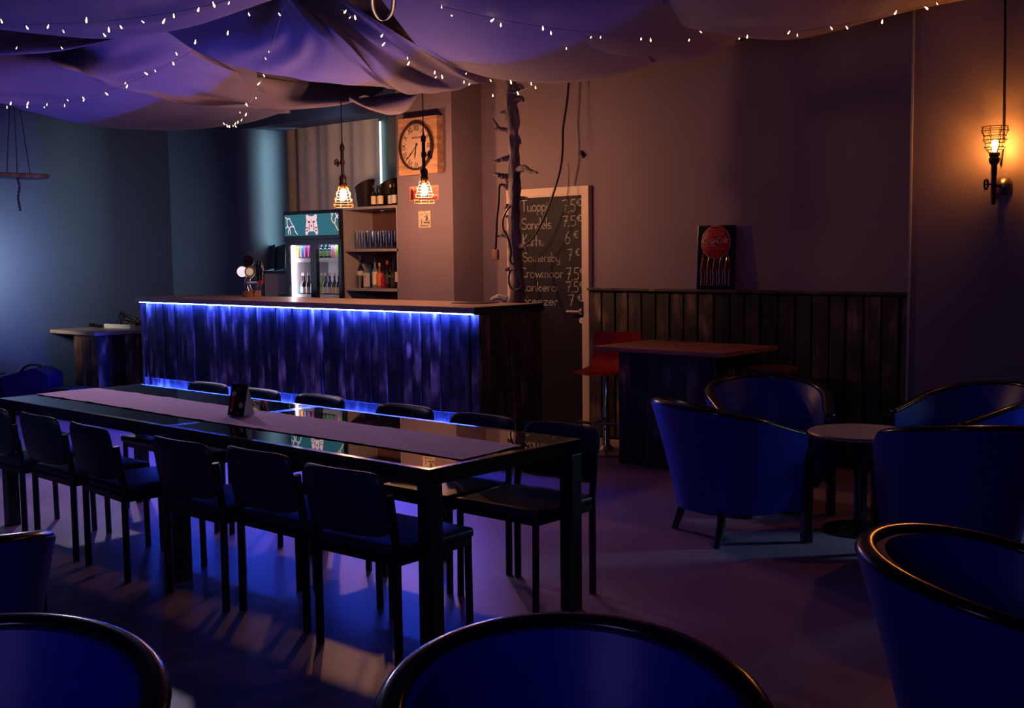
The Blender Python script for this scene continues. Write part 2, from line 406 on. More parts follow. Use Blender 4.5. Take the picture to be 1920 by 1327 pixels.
# wainscot of spaced boards on the door wall
wx0, wx1, wz = -5.905, -3.12, 1.225
wc = struct('trim_1', boxbm(wx0, wx1, YD-.02, YD-.001, 0, wz), mat('wainscot_backing', (.003, .003, .006), .8))
x = wx0
while x < wx1-.05:
    wd = random.uniform(.108, .124)
    obj('plank', boxbm(x, min(x+wd, wx1), YD-.045-random.uniform(0, .006), YD-.02, .02, wz, bev=.002, seg=1), m_plank_dark, wc)
    x += wd+random.uniform(.014, .022)
obj('cap_rail', boxbm(wx0-.005, wx1, YD-.075, YD, wz, wz+.02, bev=.003), m_plank_dark, wc)
bm = boxbm(-3.125, -3.112, YR-.012, YR, 0, ZC)
struct('trim_2', bm, mat('lit_edge_tone', (.3, .32, .4), .5))  # pale strip whose colour stands in for light along the wall corner

# curtain
cx0, cx1 = -12.2, at(712, 300, y=7.86).x
bm = bmesh.new(); nx, nz = 220, 6; g = []
for i in range(nx+1):
    u = i/nx; x = cx0+(cx1-cx0)*u
    dy = .022*math.sin(u*47)+.008*math.sin(u*118+1)+.012*math.sin(u*21+2)
    g.append([bm.verts.new((x, 7.86+dy*(1-.25*j/nz), .05+(3.1-.05)*j/nz)) for j in range(nz+1)])
for i in range(nx):
    for j in range(nz): bm.faces.new((g[i][j], g[i+1][j], g[i+1][j+1], g[i][j+1]))
tag(obj('curtain', bm, m_curtain, smooth='all'), 'tall grey-beige curtain hanging behind the bar, left of the drinks shelves', 'curtain')

# ------------------------------------------------------------------ the bar
BX0, BX1, BY0, BY1, BZ = -10.11, -5.60, 5.85, 6.59, 1.16
bar = thing('bar_counter', 'long bar clad in dark burnt planks with blue LED strips above and below', 'bar counter', (BX1, BY0, 0))
def B(x): return x-BX1
Lb = BX0-BX1
obj('worktop', boxbm(Lb-.02, 0, 0, .74, BZ-.045, BZ, bev=.004), m_top, bar)
obj('worktop_edge', boxbm(.001, .012, .0, .745, BZ-.052, BZ+.002, bev=.002), m_black, bar, label='black edge band on the end of the worktop')
obj('carcass', boxbm(Lb+.06, -.05, .11, .70, 0, BZ-.05), m_black, bar)
x = Lb+.03; n = 0
while x < -.005:
    wd = random.uniform(.085, .112)
    if n == 0: wd = .06
    x1 = min(x+wd, -.0)
    pr = random.uniform(0, .02)
    obj('plank', boxbm(x, x1-.007, .065-pr, .085, .385, BZ-.046, bev=.0015, seg=1), m_plank, bar)
    obj('lower_plank', boxbm(x, x1-.002, .10, .112, .262, .40), m_plank, bar)
    x = x1; n += 1
y = .088; n = 0
while y < .735:
    wd = random.uniform(.08, .115); y1 = min(y+wd, .74)
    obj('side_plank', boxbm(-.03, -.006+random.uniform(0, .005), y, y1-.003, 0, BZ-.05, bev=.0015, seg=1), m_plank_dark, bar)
    y = y1; n += 1
obj('foot_ledge', boxbm(Lb-.01, -.0, .02, .115, .205, .262, bev=.003), m_plank_dark, bar)
obj('kick_board', boxbm(Lb+.03, -.01, .09, .11, 0, .205), m_plank_dark, bar)
obj('corner_post', boxbm(Lb+.0, Lb+.032, .05, .12, .262, BZ-.046, bev=.002), m_plank, bar)
obj('led_strip', boxbm(Lb+.05, -.03, .014, .022, BZ-.052, BZ-.0455), m_led, bar)
pts = [(Lb+.04+(-.04-Lb-.04)*i/24, .062, .268+.004*math.sin(i*.7)) for i in range(25)]
obj('led_strip', tubebm(pts, .005, 6), m_led, bar)
lx = at(868, 573, z=BZ)
tag(obj('serving_mat', boxbm(-6.25, -5.95, 6.28, 6.5, BZ+.0005, BZ+.006, bev=.002), m_black), 'flat black rubber mat lying near the right end of the bar top', 'mat')

# beer tap
tp = at(472, 556, z=BZ)
tap = thing('beer_tap', 'chrome beer tap tower with round badges on a round wooden base', 'beer tap', (tp.x, tp.y, BZ))
obj('base', lathebm([(0, 0), (.085, 0), (.085, .05), (.08, .055), (0, .055)], 28), mat('cork_base', (.30, .12, .08), .6, noise=.2, nscale=30), tap, smooth=1)
bm = tubebm(cr([(-.03, 0, .05), (-.05, -.01, .12), (-.03, -.01, .18), (.02, 0, .21), (.02, 0, .26)], 14), [.026]*10+[.024, .022, .02, .02], 14)
obj('tower', bm, m_chrome, tap, smooth=1)
obj('spout_bar', tubebm([(-.02, -.02, .13), (.10, -.02, .13), (.16, -.02, .135)], .014, 12), m_chrome, tap, smooth=1)
def disc(r, t, loc, m, nm, lbl=None, glow=False):
    Mx = Matrix.Translation(loc) @ Matrix.Rotation(math.radians(40), 4, 'Z') @ Matrix.Rotation(PI/2, 4, 'X')
    return obj(nm, lathebm([(0, 0), (r, 0), (r*1.05, t*.5), (r, t), (0, t)], 28, M=Mx), m, tap, smooth=1, label=lbl)
disc(.052, .02, (.0, -.02, .335), m_blackgl, 'badge', 'dark round badge on top')
disc(.047, .02, (-.065, -.05, .235), mat('badge_lit', (.8, .7, .8), emit=(1, .8, .9), es=.9), 'badge', 'lit round white badge')
disc(.05, .02, (.06, -.05, .235), mat('badge_gold', (.25, .2, .08), .3, metal=.6), 'badge', 'gold rimmed badge')
disc(.034, .023, (.06, -.054, .235), mat('badge_cream', (.7, .65, .5), .4, emit=(.8, .7, .5), es=.25), 'badge_face')
for sx_ in (.135, .185):
    bm = lathebm([(0, .13), (.012, .13), (.014, .16), (.011, .18), (.016, .2), (.019, .27), (.014, .3), (.008, .31), (.01, .325), (0, .33)], 14, c=(sx_, -.02, 0))
    obj('tap_handle', bm, m_blackgl, tap, smooth=1)
    obj('nozzle', tubebm([(sx_, -.02, .135), (sx_, -.035, .10), (sx_, -.036, .06)], .007, 8), m_chrome, tap, smooth=1)
obj('collar', tubebm([(.165, -.022, .145), (.205, -.022, .14)], .015, 12), mat('red_plastic', (.6, .01, .03), .4), tap, smooth=1, label='red collar on the end tap')

# ------------------------------------------------------------------ side counter at the left wall
sc_ = thing('side_counter', 'low wood-topped plank counter against the left wall beside the bar', 'counter', (-10.72, 5.74, 0))
obj('worktop', boxbm(XL+10.72+.005, 0, 0, 1.45, .765, .8, bev=.003), m_top, sc_)
obj('carcass', boxbm(XL+10.72+.42, -.07, .08, 1.4, 0, .765), m_black, sc_)
x = XL+10.72+.4
while x < -.06:
    wd = random.uniform(.09, .13); x1 = min(x+wd, -.045)
    obj('front_plank', boxbm(x, x1-.003, .055-random.uniform(0, .005), .08, .01, .765, bev=.0015, seg=1), m_plank_lit, sc_)
    x = x1
y = .055
while y < 1.38:
    wd = random.uniform(.1, .16); y1 = min(y+wd, 1.4)
    obj('side_plank', boxbm(-.07, -.045+random.uniform(0, .005), y, y1-.003, .01, .765, bev=.0015, seg=1), m_plank, sc_)
    y = y1
# power strip, cable tangle and adapter on it
p = Vector((-11.02, 6.28, .8))
ps = thing('power_strip', 'white multi-socket power strip lying on the side counter', 'power strip', (p.x-.1, p.y-.02, .8), .1)
obj('housing', boxbm(-.25, .2, -.035, .035, 0, .045, bev=.008), mat('white_plastic', (.6, .56, .55), .4), ps)
for i in range(4): obj('socket', lathebm([(0, 0), (.02, 0), (.02, .003), (0, .003)], 16, c=(-.17+.09*i, 0, .045)), m_black, ps)
def tangle(c, n, rx, rz, seedv, r=.008, h=.14):
    random.seed(seedv); P = []
    for i in range(n):
        a = i*1.9+random.uniform(-.5, .5); q = random.uniform(.4, 1)
        P.append((c[0]+rx*q*math.cos(a), c[1]+.12*q*math.sin(a), c[2]+r+abs(math.sin(i*.9))*h*random.uniform(.3, 1)*(1-.6*abs(math.cos(a))*q)))
    return tubebm(cr(P, n*7), r, 7)
tag(obj('cable_tangle', tangle((-11.27, 6.47, .8), 26, .24, 0, 4, h=.2), m_cable, smooth='all'), 'tangle of glossy black cables heaped behind the white power strip', 'cable')
tag(obj('cable_tangle', tangle((-11.49, 6.16, .8), 12, .12, 0, 9, r=.006, h=.06), m_cable, smooth='all'), 'small loose coil of black cable on the left of the side counter', 'cable')
random.seed(11)
# amplifier, monitor box by the left wall
a0 = at(82, 733, z=.02)
am = thing('guitar_amplifier', 'dark blue wedge amplifier standing on the floor by the left wall', 'amplifier', (-11.2, 5.32, 0), math.radians(38))
bm = bmesh.new()
pr = [(-.24, 0), (.24, 0), (.24, .40), (.1, .47), (-.24, .38)]
v0 = [bm.verts.new((a, -.17, b)) for a, b in pr]; v1 = [bm.verts.new((a, .17, b)) for a, b in pr]
bm.faces.new(v0[::-1]); bm.faces.new(v1)
for i in range(5): bm.faces.new((v0[i], v0[(i+1) % 5], v1[(i+1) % 5], v1[i]))
bmesh.ops.bevel(bm, geom=bm.edges[:], offset=.012, segments=2, affect='EDGES')
obj('cabinet', bm, mat('navy_vinyl', (.01, .01, .10), .5), am)
obj('side_panel', boxbm(-.255, -.24, -.15, .15, .03, .37), m_black, am)
for i in range(7): obj('knob', lathebm([(0, 0), (.012, 0), (.01, .012), (0, .012)], 10, M=Matrix.Translation((-.255, -.1+.033*(i % 2), .06+.045*i)) @ Matrix.Rotation(-PI/2, 4, 'Y')), m_steel, am)
obj('handle', tubebm(cr([(-.12, 0, .41), (-.06, 0, .47), (.04, 0, .49), (.1, 0, .47)], 12), .012, 8), m_cable, am, smooth=1)
mb = thing('mixer_case', 'small black equipment case on the floor in front of the side counter', 'equipment case', (-10.68, 5.46, 0), math.radians(10))
obj('case', boxbm(-.13, .13, -.12, .12, 0, .26, bev=.01), m_black, mb)
obj('lid', boxbm(-.14, .14, -.13, .13, .26, .285, bev=.006), mat('dark_teal_plastic', (.02, .04, .06), .35), mb)
cw = at(28, 725, z=.3)
tag(obj('wall_cable', tubebm(cr([(-11.3, 5.1, .42), (-11.45, 5.0, .35), (-11.5, 4.95, .15), (-11.4, 4.8, .012), (-11.1, 4.6, .012)], 30), .006, 6), m_cable, smooth='all'), 'thin black cable dropping from the amplifier to the floor', 'cable')
bx = at(30, 800, z=0)
cb = thing('junction_box', 'small pale plug box with cables on the floor by the left table end', 'junction box', (-9.9, 4.75, 0), .4)
obj('housing', boxbm(-.1, .1, -.06, .06, 0, .07, bev=.01), mat('beige_plastic', (.5, .42, .34), .5), cb)
obj('plug', boxbm(-.03, .03, -.03, .03, .07, .12, bev=.008), m_white, cb)
obj('lead', tubebm(cr([(.1, 0, .03), (.2, .03, .01), (.32, -.03, .008), (.45, .05, .008)], 20), .007, 7), m_cable, cb)

# ------------------------------------------------------------------ glass tables
def make_table(name, label):
    t = thing(name, label, 'table', (0, 0, 0), 0, 'black glass tables pushed together')
    Wd, Dp = 1.776, .906
    obj('glass_top', boxbm(.028, Wd-.028, .028, Dp-.028, .731, .74), m_glass_top, t)
    bm = bmesh.new()
    box(bm, 0, Wd, 0, .028, .68, .7405); box(bm, 0, Wd, Dp-.028, Dp, .68, .7405)
    box(bm, 0, .028, .028, Dp-.028, .68, .7405); box(bm, Wd-.028, Wd, .028, Dp-.028, .68, .7405)
    obj('frame', bm, m_blackgl, t)
    for sx_ in (0, Wd-.068):
        for sy in (0, Dp-.068):
            obj('leg', boxbm(sx_, sx_+.068, sy, sy+.068, 0, .68, bev=.004), m_black, t)
    return t
TX, TY = -3.045, 2.929
t1 = make_table('dining_table', 'black glass dining table at the right end of the row')
t1.location = (TX-1.776, TY, 0)
t2 = dup(t1, (TX-1.776*2-.004, TY, 0), 0, 'black glass dining table at the left end, its front edge running out of frame')
# runner
bm = bmesh.new(); nx, ny = 200, 20; g = []
for i in range(nx+1):
    u = i/nx; row = []
    for j in range(ny+1):
        v = j/ny
        xr = -3.09-.03*v
        x = -6.59+(xr+6.59)*u; y = 3.145+.385*v+.008*math.sin(u*9)
        z = .743+.0022*max(0, math.sin(u*70+v*3+2*math.sin(u*11)))**3+.0012*math.sin(v*5+u*23)**2
        row.append(bm.verts.new((x, y, z)))
    g.append(row)
for i in range(nx):
    for j in range(ny): bm.faces.new((g[i][j], g[i+1][j], g[i+1][j+1], g[i][j+1]))
ro = obj('table_runner', bm, m_cloth, smooth='all')
tag(ro, 'long mauve-grey linen runner laid along both black glass tables', 'table runner')

# tent card
tc0 = Vector((-4.82, 3.345, .7475))
tcard = thing('tent_card', 'black folded drinks menu card standing on the runner', 'menu card', tc0, math.radians(12))
def slab(p, q, wdt, th=.002):
    """sheet from p to q (y,z) across local x"""
    bm = bmesh.new(); d = Vector((0, q[0]-p[0], q[1]-p[1])).normalized(); n = Vector((0, -d.z, d.y))*th
    vs = []
    for x in (-wdt/2, wdt/2):
        for a in (p, q):
            for s in (0, 1): vs.append(bm.verts.new(Vector((x, a[0], a[1]))+n*s))
    for f in ((0, 1, 3, 2), (4, 6, 7, 5), (0, 4, 5, 1), (2, 3, 7, 6), (0, 2, 6, 4), (1, 5, 7, 3)): bm.faces.new([vs[i] for i in f])
    return bm
obj('front_face', slab((-.04, 0), (0, .155), .105), mat('card_black', (.008, .005, .006), .35), tcard)
obj('back_face', slab((.04, 0), (0, .155), .105), mat('card_grey', (.5, .45, .5), .6), tcard)
obj('foot', boxbm(-.052, .052, -.038, .038, 0, .002), MATS['card_grey'], tcard)
for sx_ in (-.0525, .0515):
    bm = bmesh.new(); a = [bm.verts.new((sx_, -.036, .003)), bm.verts.new((sx_, .036, .003)), bm.verts.new((sx_, 0, .15))]; bm.faces.new(a)
    obj('side_gusset', bm, MATS['card_grey'], tcard)
tilt = math.atan2(.155, .04)
def onface(u, v, e=.0028):  # point on card front, v up the face
    return Vector((u, -.04, 0))+Vector((0, .04, .155)).normalized()*v+Vector((0, -.155, .04)).normalized()*e
def facepoly(pts, m, nm, e=.0026):
    bm = bmesh.new(); bm.faces.new([bm.verts.new(onface(a, b, e)) for a, b in pts]); return obj(nm, bm, m, tcard)
mr_ = mat('print_red', (.55, .02, .05), .5); mwp = mat('print_white', (.7, .65, .65), .6)
facepoly([(-.04, .03), (-.022, .03), (-.016, .1), (-.02, .108), (-.042, .105)], mr_, 'drink_picture')
facepoly([(-.041, .1), (-.017, .1), (-.012, .118), (-.03, .124), (-.043, .118)], mwp, 'drink_foam', .003)
facepoly([(-.04, .022), (-.024, .022), (-.024, .032), (-.04, .032)], mwp, 'glass_foot', .003)
facepoly([(.027+.014*math.cos(a), .055+.014*math.sin(a)) for a in [i*PI/10 for i in range(20)]], mwp, 'round_mark')
facepoly([(.012+.007*math.cos(a), .014+.007*math.sin(a)) for a in [i*PI/6 for i in range(12)]], mr_, 'red_mark')
rt_ = (tilt, 0, 0)
text('lettering', 'TANSKY\nTUME JA JATTI', .012, mat('print_dim', (.3, .1, .08), .6), tcard, onface(0, .137), rt_)
text('lettering', 'BREEZERIA', .008, MATS['print_dim'], tcard, onface(.022, .083), rt_)

# ------------------------------------------------------------------ dining chairs
def make_chair():
    t = thing('dining_chair', '', 'chair', (0, 0, 0), 0)   # faces +Y, rear legs at y=0
    hw, dp = .222, .40
    for sx_ in (-hw, hw):
        obj('rear_leg', tubebm([(sx_, 0, 0), (sx_, -.0, .44), (sx_*.99, -.03, .655)], .0165, 10), m_black, t, smooth=1)
        obj('leg', tubebm([(sx_*.99, dp, 0), (sx_*.99, dp-.005, .43)], .0155, 10), m_black, t, smooth=1)
    bm = bmesh.new()
    box(bm, -hw, hw, -.012, .012, .385, .415); box(bm, -hw, hw, dp-.018, dp+.008, .385, .415)
    box(bm, -hw-.012, -hw+.012, 0, dp, .385, .415); box(bm, hw-.012, hw+.012, 0, dp, .385, .415)
    obj('frame', bm, m_black, t)
    bm = boxbm(-.232, .232, -.005, .425, .412, .452, bev=.016, seg=3)
    bmesh.ops.subdivide_edges(bm, edges=[e for e in bm.edges if e.calc_length() > .2], cuts=6, use_grid_fill=True)
    for v in bm.verts:
        if v.co.z > .44: v.co.z += .010*max(0, 1-(v.co.x/.23)**2)*max(0, 1-((v.co.y-.21)/.22)**2)
    obj('seat', bm, m_leather, t, smooth=1)
    # curved back pad with rounded corners
    bm = bmesh.new(); nx, nz = 24, 12; fr = []; bk = []
    for i in range(nx+1):
        u = -1+2*i/nx; a = []; b = []
        for j in range(nz+1):
            v = -1+2*j/nz
            # superellipse-ish outline
            k = (abs(u)**7+abs(v)**7)**(1/7); s = max(abs(u), abs(v)); f = s/k if k > 0 else 1
            x = .222*u*f; z = .618+.127*v*f
            y = -.045-.035*v*f*.6-.035*(1-u*u)
            th = .018*(1-max(abs(u), abs(v))**6)+.004
            a.append(bm.verts.new((x, y-th, z+.012*(1-u*u)*(v > .5)*0)));  b.append(bm.verts.new((x, y+th, z)))
        fr.append(a); bk.append(b)
    for i in range(nx):
        for j in range(nz):
            bm.faces.new((fr[i][j], fr[i+1][j], fr[i+1][j+1], fr[i][j+1])); bm.faces.new((bk[i][j], bk[i][j+1], bk[i+1][j+1], bk[i+1][j]))
    for i in range(nx):
        for j in (0, nz): bm.faces.new((fr[i][j], bk[i][j], bk[i+1][j], fr[i+1][j]))
    for j in range(nz):
        for i in (0, nx): bm.faces.new((fr[i][j], fr[i][j+1], bk[i][j+1], bk[i][j]))
    obj('backrest', bm, m_leather, t, smooth='all')
    return t
ch0 = make_chair(); first = True
chairs = [
 (-3.345, 2.823, 2, 'dark leather chair at the near right corner of the tables, closest to the viewer'),
 (-3.936, 2.866, 0, 'dark leather chair second from the right on the near side'),
 (-4.432, 2.814, 0, 'dark leather chair third from the right on the near side, before the table joint'),
 (-5.175, 2.790, -5, 'dark leather chair fourth from the right on the near side, standing askew'),
 (-5.734, 2.812, -2, 'dark leather chair on the near side, second from the left frame edge'),
 (-6.283, 2.80, 0, 'dark leather chair on the near side cut by the left frame edge'),
 (-3.365, 4.03, 181, 'dark leather chair at the far right end, its teal back catching light'),
 (-3.86, 4.02, 180, 'dark leather chair second from the right on the bar side'),
 (-4.44, 4.04, 180, 'dark leather chair third from the right on the bar side'),
 (-5.16, 4.05, 180, 'dark leather chair on the bar side, its back just right of the menu card'),
 (-5.70, 4.02, 180, 'dark leather chair on the bar side, mostly hidden behind the menu card'),
 (-6.24, 4.03, 180, 'dark leather chair at the left end of the bar side'),
]
for x, y, a, lb in chairs:
    if first: c = ch0; c.location = (x, y, 0); c.rotation_euler = (0, 0, math.radians(a)); c['label'] = lb; first = False
    else: c = dup(ch0, (x, y, 0), math.radians(a), lb)
    c['group'] = 'chairs around the black glass tables'

# ------------------------------------------------------------------ tub armchairs
def make_tub():
    t = thing('tub_armchair', '', 'armchair')             # faces +Y
    n = 56; A = []
    # plan: half circle behind, straight arms forward; s in [-1,1]
    def plan(s):
        L1 = .27; R = .30; tot = L1*2+PI*R; d = (s+1)/2*tot
        if d < L1: return Vector((-R, .27-d, 0)), Vector((-1, 0, 0))
        if d > tot-L1: return Vector((R, .27-(tot-d), 0)), Vector((1, 0, 0))
        a = PI+(d-L1)/R
        nrm = Vector((math.cos(a), math.sin(a), 0)); return Vector((nrm.x*R, nrm.y*R, 0)), nrm
    def h(s): b = max(0, math.cos(s*PI/2)); return .572+.165*b**1.15
    bm = bmesh.new(); rows = []; rim = []
    for i in range(n+1):
        s = -1+2*i/n; p, nr = plan(s); H = h(s); bb = max(0, math.cos(s*PI/2))
        fl = .018+.105*bb**1.2
        z0 = .17
        prof = []
        for k in range(9):
            v = k/8; z = z0+(H-z0)*v
            o_ = .012+fl*v**1.5-.02*(1-v)**3
            prof.append((o_, z))
        for k in range(9):
            v = 1-k/8; z = .36+(H-.36)*v
            prof.append((-.055+fl*v**1.5*.9, z))
        rows.append([bm.verts.new(p+nr*a+Vector((0, 0, z))) for a, z in prof])
        rim.append(p+nr*(fl-.02)+Vector((0, 0, H+.004)))
    m = len(rows[0])
    for a, b in zip(rows, rows[1:]):
        for k in range(m): bm.faces.new((a[k], b[k], b[(k+1) % m], a[(k+1) % m]))
    bm.faces.new(rows[0]); bm.faces.new(rows[-1][::-1])
    obj('shell', bm, m_blue, t, smooth=1)
    # rim bead
    bm = bmesh.new(); rings = []
    for i, q in enumerate(rim):
        _, nr = plan(-1+2*i/n)
        rings.append([bm.verts.new(q+nr*.029*math.cos(2*PI*k/12)+Vector((0, 0, .018*math.sin(2*PI*k/12)))) for k in range(12)])
    for a, b in zip(rings, rings[1:]):
        for k in range(12): bm.faces.new((a[k], a[(k+1) % 12], b[(k+1) % 12], b[k]))
    bm.faces.new(rings[0]); bm.faces.new(rings[-1][::-1])
    obj('rim', bm, m_rim, t, smooth='all')
    # seat cushion
    bm = bmesh.new(); pts = []
    for i in range(29):
        p, nr = plan(-1+2*i/28); pts.append(p-nr*.045)
    top = [bm.verts.new((p.x, p.y, .40)) for p in pts]; bot = [bm.verts.new((p.x, p.y, .2)) for p in pts]
    mid = [bm.verts.new((p.x*.93, p.y*.93, .43)) for p in pts]
    k = len(pts)
    for i in range(k):
        bm.faces.new((bot[i], bot[(i+1) % k], top[(i+1) % k], top[i])); bm.faces.new((top[i], top[(i+1) % k], mid[(i+1) % k], mid[i]))
    bm.faces.new(mid); bm.faces.new(bot[::-1])
    obj('seat_cushion', bm, m_blue, t, smooth=1)
    bm = bmesh.new()
    u0 = [bm.verts.new((p.x*.9, p.y*.9, .15)) for p in pts]; u1 = [bm.verts.new((p.x*1.02, p.y*1.02, .2)) for p in pts]
    for i in range(k): bm.faces.new((u0[i], u0[(i+1) % k], u1[(i+1) % k], u1[i]))
    bm.faces.new(u0[::-1]); bm.faces.new(u1)
    obj('underframe', bm, m_black, t)
    for s in (-1, 1):
        obj('front_post', boxbm(s*.302-.024, s*.302+.024, .257, .307, 0, .568, bev=.005), m_rim, t)
        bm = bmesh.new(); tube(bm, [(s*.215, -.17, .19), (s*.222, -.185, .1), (s*.238, -.215, 0)], [.025, .022, .018], 8)
        obj('rear_leg', bm, m_black, t, smooth=1)
    return t
tub0 = make_tub(); first = True
# x, y, facing angle (deg from +X)
tubs = [
 (-3.24, 5.375, 61, 'blue tub armchair in front of the plank bar table, seen from behind'),
 (-3.45, 6.17, -50, 'blue tub armchair behind the round table, before the plank table'),
 (-2.45, 6.60, -120, 'blue tub armchair in the far right corner behind the round table'),
 (-2.05, 5.45, 128, 'blue tub armchair right of the round table, its back to the viewer'),
 (-.965, 3.075, 14, 'blue tub armchair in the right foreground, cut by the frame edge'),
 (-1.27, 1.60, -38, 'blue tub armchair in the bottom centre foreground, only its rim and inner back showing'),
 (-2.165, .85, -35, 'blue tub armchair in the bottom left corner, its curved rim showing'),
 (-3.69, 1.385, 150, 'blue tub armchair at the left frame edge, only one arm showing'),
]
for x, y, a, lb in tubs:
    r = math.radians(a-90)
    if first: c = tub0; c.location = (x, y, 0); c.rotation_euler = (0, 0, r); c['label'] = lb; first = False
    else: c = dup(tub0, (x, y, 0), r, lb)
    c['group'] = 'blue tub armchairs'

# round table
rt = thing('round_table', 'round beige table on a black column between the blue armchairs', 'table', (-2.74, 5.90, 0))
obj('tabletop', lathebm([(0, .525), (.24, .525), (.278, .53), (.285, .542), (.28, .55), (0, .55)], 48), m_tabletop, rt, smooth=1)
obj('column', lathebm([(.035, .02), (.035, .525)], 20), m_blackgl, rt, smooth=1)
obj('base', lathebm([(0, 0), (.2, 0), (.2, .012), (.05, .03), (.036, .06), (0, .06)], 40), m_blackgl, rt, smooth=1)

# high plank table, stools
ht = thing('plank_bar_table', 'bar table clad in dark planks with a reddish wood top', 'bar table', (-5.15, 6.6, 0))
obj('tabletop', boxbm(0, 1.10, 0, .75, .83, .86, bev=.003), mat('red_wood', (.25, .09, .09), .4, noise=.3, nscale=2, stretch=(.6, 9, 9)), ht)
obj('carcass', boxbm(.17, .95, .17, .68, 0, .83), m_black, ht)
x = .15
while x < .96:
    wd = random.uniform(.1, .13); x1 = min(x+wd, .97)
    obj('front_plank', boxbm(x, x1-.004, .14-random.uniform(0, .005), .17, 0, .83, bev=.0015, seg=1), m_plank_dark, ht); x = x1
for xs in (.15, .95):
    y = .17
    while y < .68:
        wd = random.uniform(.1, .13); y1 = min(y+wd, .7)
        obj('side_plank', boxbm(xs, xs+.02, y, y1-.004, 0, .83), m_plank_dark, ht); y = y1
st = thing('red_bar_stool', 'red leather bar stool with a low back on a chrome column', 'bar stool', (-5.33, 7.02, 0), math.radians(195))
# faces +Y local (turned to -Y world)
bm = bmesh.new(); g = []
nu, nv = 20, 26
for i in range(nu+1):
    u = -1+2*i/nu; row = []
    for j in range(nv+1):
        v = j/nv   # 0 front edge .. 1 back top
        if v < .55:
            q = v/.55; y = .24-.42*q; z = .615+.03*(u*u)-.01*math.sin(q*PI)
        else:
            q = (v-.55)/.45; a = q*PI/2
            y = -.18-.075*math.sin(min(1, q*2)*PI/2)-.03*q; z = .615+.30*q**1.35+.03*u*u*(1-q)
        wd = .22*(1-.12*abs(v-.5)*2)
        row.append(bm.verts.new((u*wd, y+.05*u*u*(v > .55)*((v-.55)/.45), z)))
    g.append(row)
for i in range(nu):
    for j in range(nv): bm.faces.new((g[i][j], g[i+1][j], g[i+1][j+1], g[i][j+1]))
s_ = bmesh.ops.solidify(bm, geom=bm.faces[:], thickness=.045)
obj('seat', bm, m_red, st, smooth=1)
obj('column', lathebm([(.045, .02), (.028, .05), (.028, .33), (.022, .34), (.022, .6)], 18), m_chrome, st, smooth=1)
obj('base', lathebm([(0, 0), (.2, 0), (.2, .012), (.06, .03), (.04, .06), (0, .06)], 36), m_steel, st, smooth=1)
bm = tubebm(cr([(-.16, .2, .26), (0, .24, .26), (.16, .2, .26)], 12), .011, 8); tube(bm, [(0, .02, .27), (0, .235, .26)], .01, 8)
obj('footrest', bm, m_steel, st, smooth=1)
p = Vector((-3.93, 7.05, 0))
ws = thing('wooden_stool', 'dark round-seated wooden stool behind the plank table, lost in shadow', 'stool', (p.x, p.y, 0))
obj('seat', lathebm([(0, .70), (.15, .70), (.17, .71), (.17, .735), (.15, .745), (0, .745)], 30), mat('stool_red_brown', (.10, .03, .03), .5), ws, smooth=1)
for k in range(4):
    a = PI/4+k*PI/2; obj('leg', tubebm([(.1*math.cos(a), .1*math.sin(a), .7), (.19*math.cos(a), .19*math.sin(a), 0)], .014, 8), mat('pale_leg_wood', (.4, .2, .16), .5), ws, smooth=1)
bm = bmesh.new()
for k in range(4):
    a = PI/4+k*PI/2; b = a+PI/2; tube(bm, [(.155*math.cos(a), .155*math.sin(a), .27), (.155*math.cos(b), .155*math.sin(b), .27)], .01, 8)
obj('stretcher', bm, MATS['pale_leg_wood'], ws)

# ------------------------------------------------------------------ shelves behind the bar
SX0, SX1, SY = -8.615, -7.862, YC
sh = thing('bottle_shelf', 'grey open shelf unit holding bottles and glasses behind the bar', 'shelf unit', (0, 0, 0))
m_sh = mat('shelf_grey', (.32, .28, .31), .5); m_shb = mat('shelf_back', (.16, .08, .07), .6)
for zz in (.85, 1.215, 1.588, 1.985): obj('shelf_board', boxbm(SX0, SX1, SY, SY+.38, zz-.018 if zz > .9 else zz-.03, zz+.006, bev=.002), m_sh, sh)
obj('side_panel', boxbm(SX0-.02, SX0, SY, SY+.38, 0, 1.99), m_sh, sh)
obj('side_panel', boxbm(SX1-.02, SX1, SY, SY+.38, 0, 1.965), m_sh, sh)
obj('back_panel', boxbm(SX0, SX1-.02, SY+.36, SY+.38, 0, 1.965), m_shb, sh)

def bottle(name, label, x, y, z, h, r, body, cap, lab=None, labz=(.15, .5), group=None, neck=.36, square=False, pour=False, rotz=0):
    t = thing(name, label, 'bottle', (x, y, z), rotz, group)
    s = 4 if square else 16; nr = r*.33
    k = h*(1-neck)
    prof = [(0, 0), (r*.95, 0), (r, .006), (r, k*.82), (r*.86, k*.93), (nr*1.3, k*1.06), (nr, k*1.15), (nr, h*.93), (0, h*.93)]
    Mx = Matrix.Rotation(PI/4, 4, 'Z') if square else None
    obj('body', lathebm(prof, s, M=Mx), body, t, smooth=1)
    obj('cap', lathebm([(nr*1.12, h*.86), (nr*1.15, h*.995), (0, h)], 12), cap, t, smooth=1)
    if pour: obj('pourer', tubebm([(0, 0, h), (0, 0, h+.03), (.012, -.005, h+.055)], .004, 6), m_chrome, t)
    if lab:
        obj('label', lathebm([(r*1.012, h*labz[0]), (r*1.012, h*labz[1])], s, M=Mx), lab, t, smooth=1)
    return t
g_dark = mat('dark_glass', (.008, .010, .012), .08, spec=.7); g_brown = mat('brown_glass', (.04, .015, .008), .1, spec=.7)
g_clear = mat('pale_glass', (.16, .18, .22), .08, spec=.8); g_blue = mat('blue_glass', (.02, .12, .28), .08, spec=.8)
g_green = mat('green_glass', (.01, .05, .02), .1, spec=.7); g_red = mat('red_liquid', (.25, .01, .02), .1, spec=.7)
g_amber = mat('amber_liquid', (.28, .09, .03), .1, spec=.7)
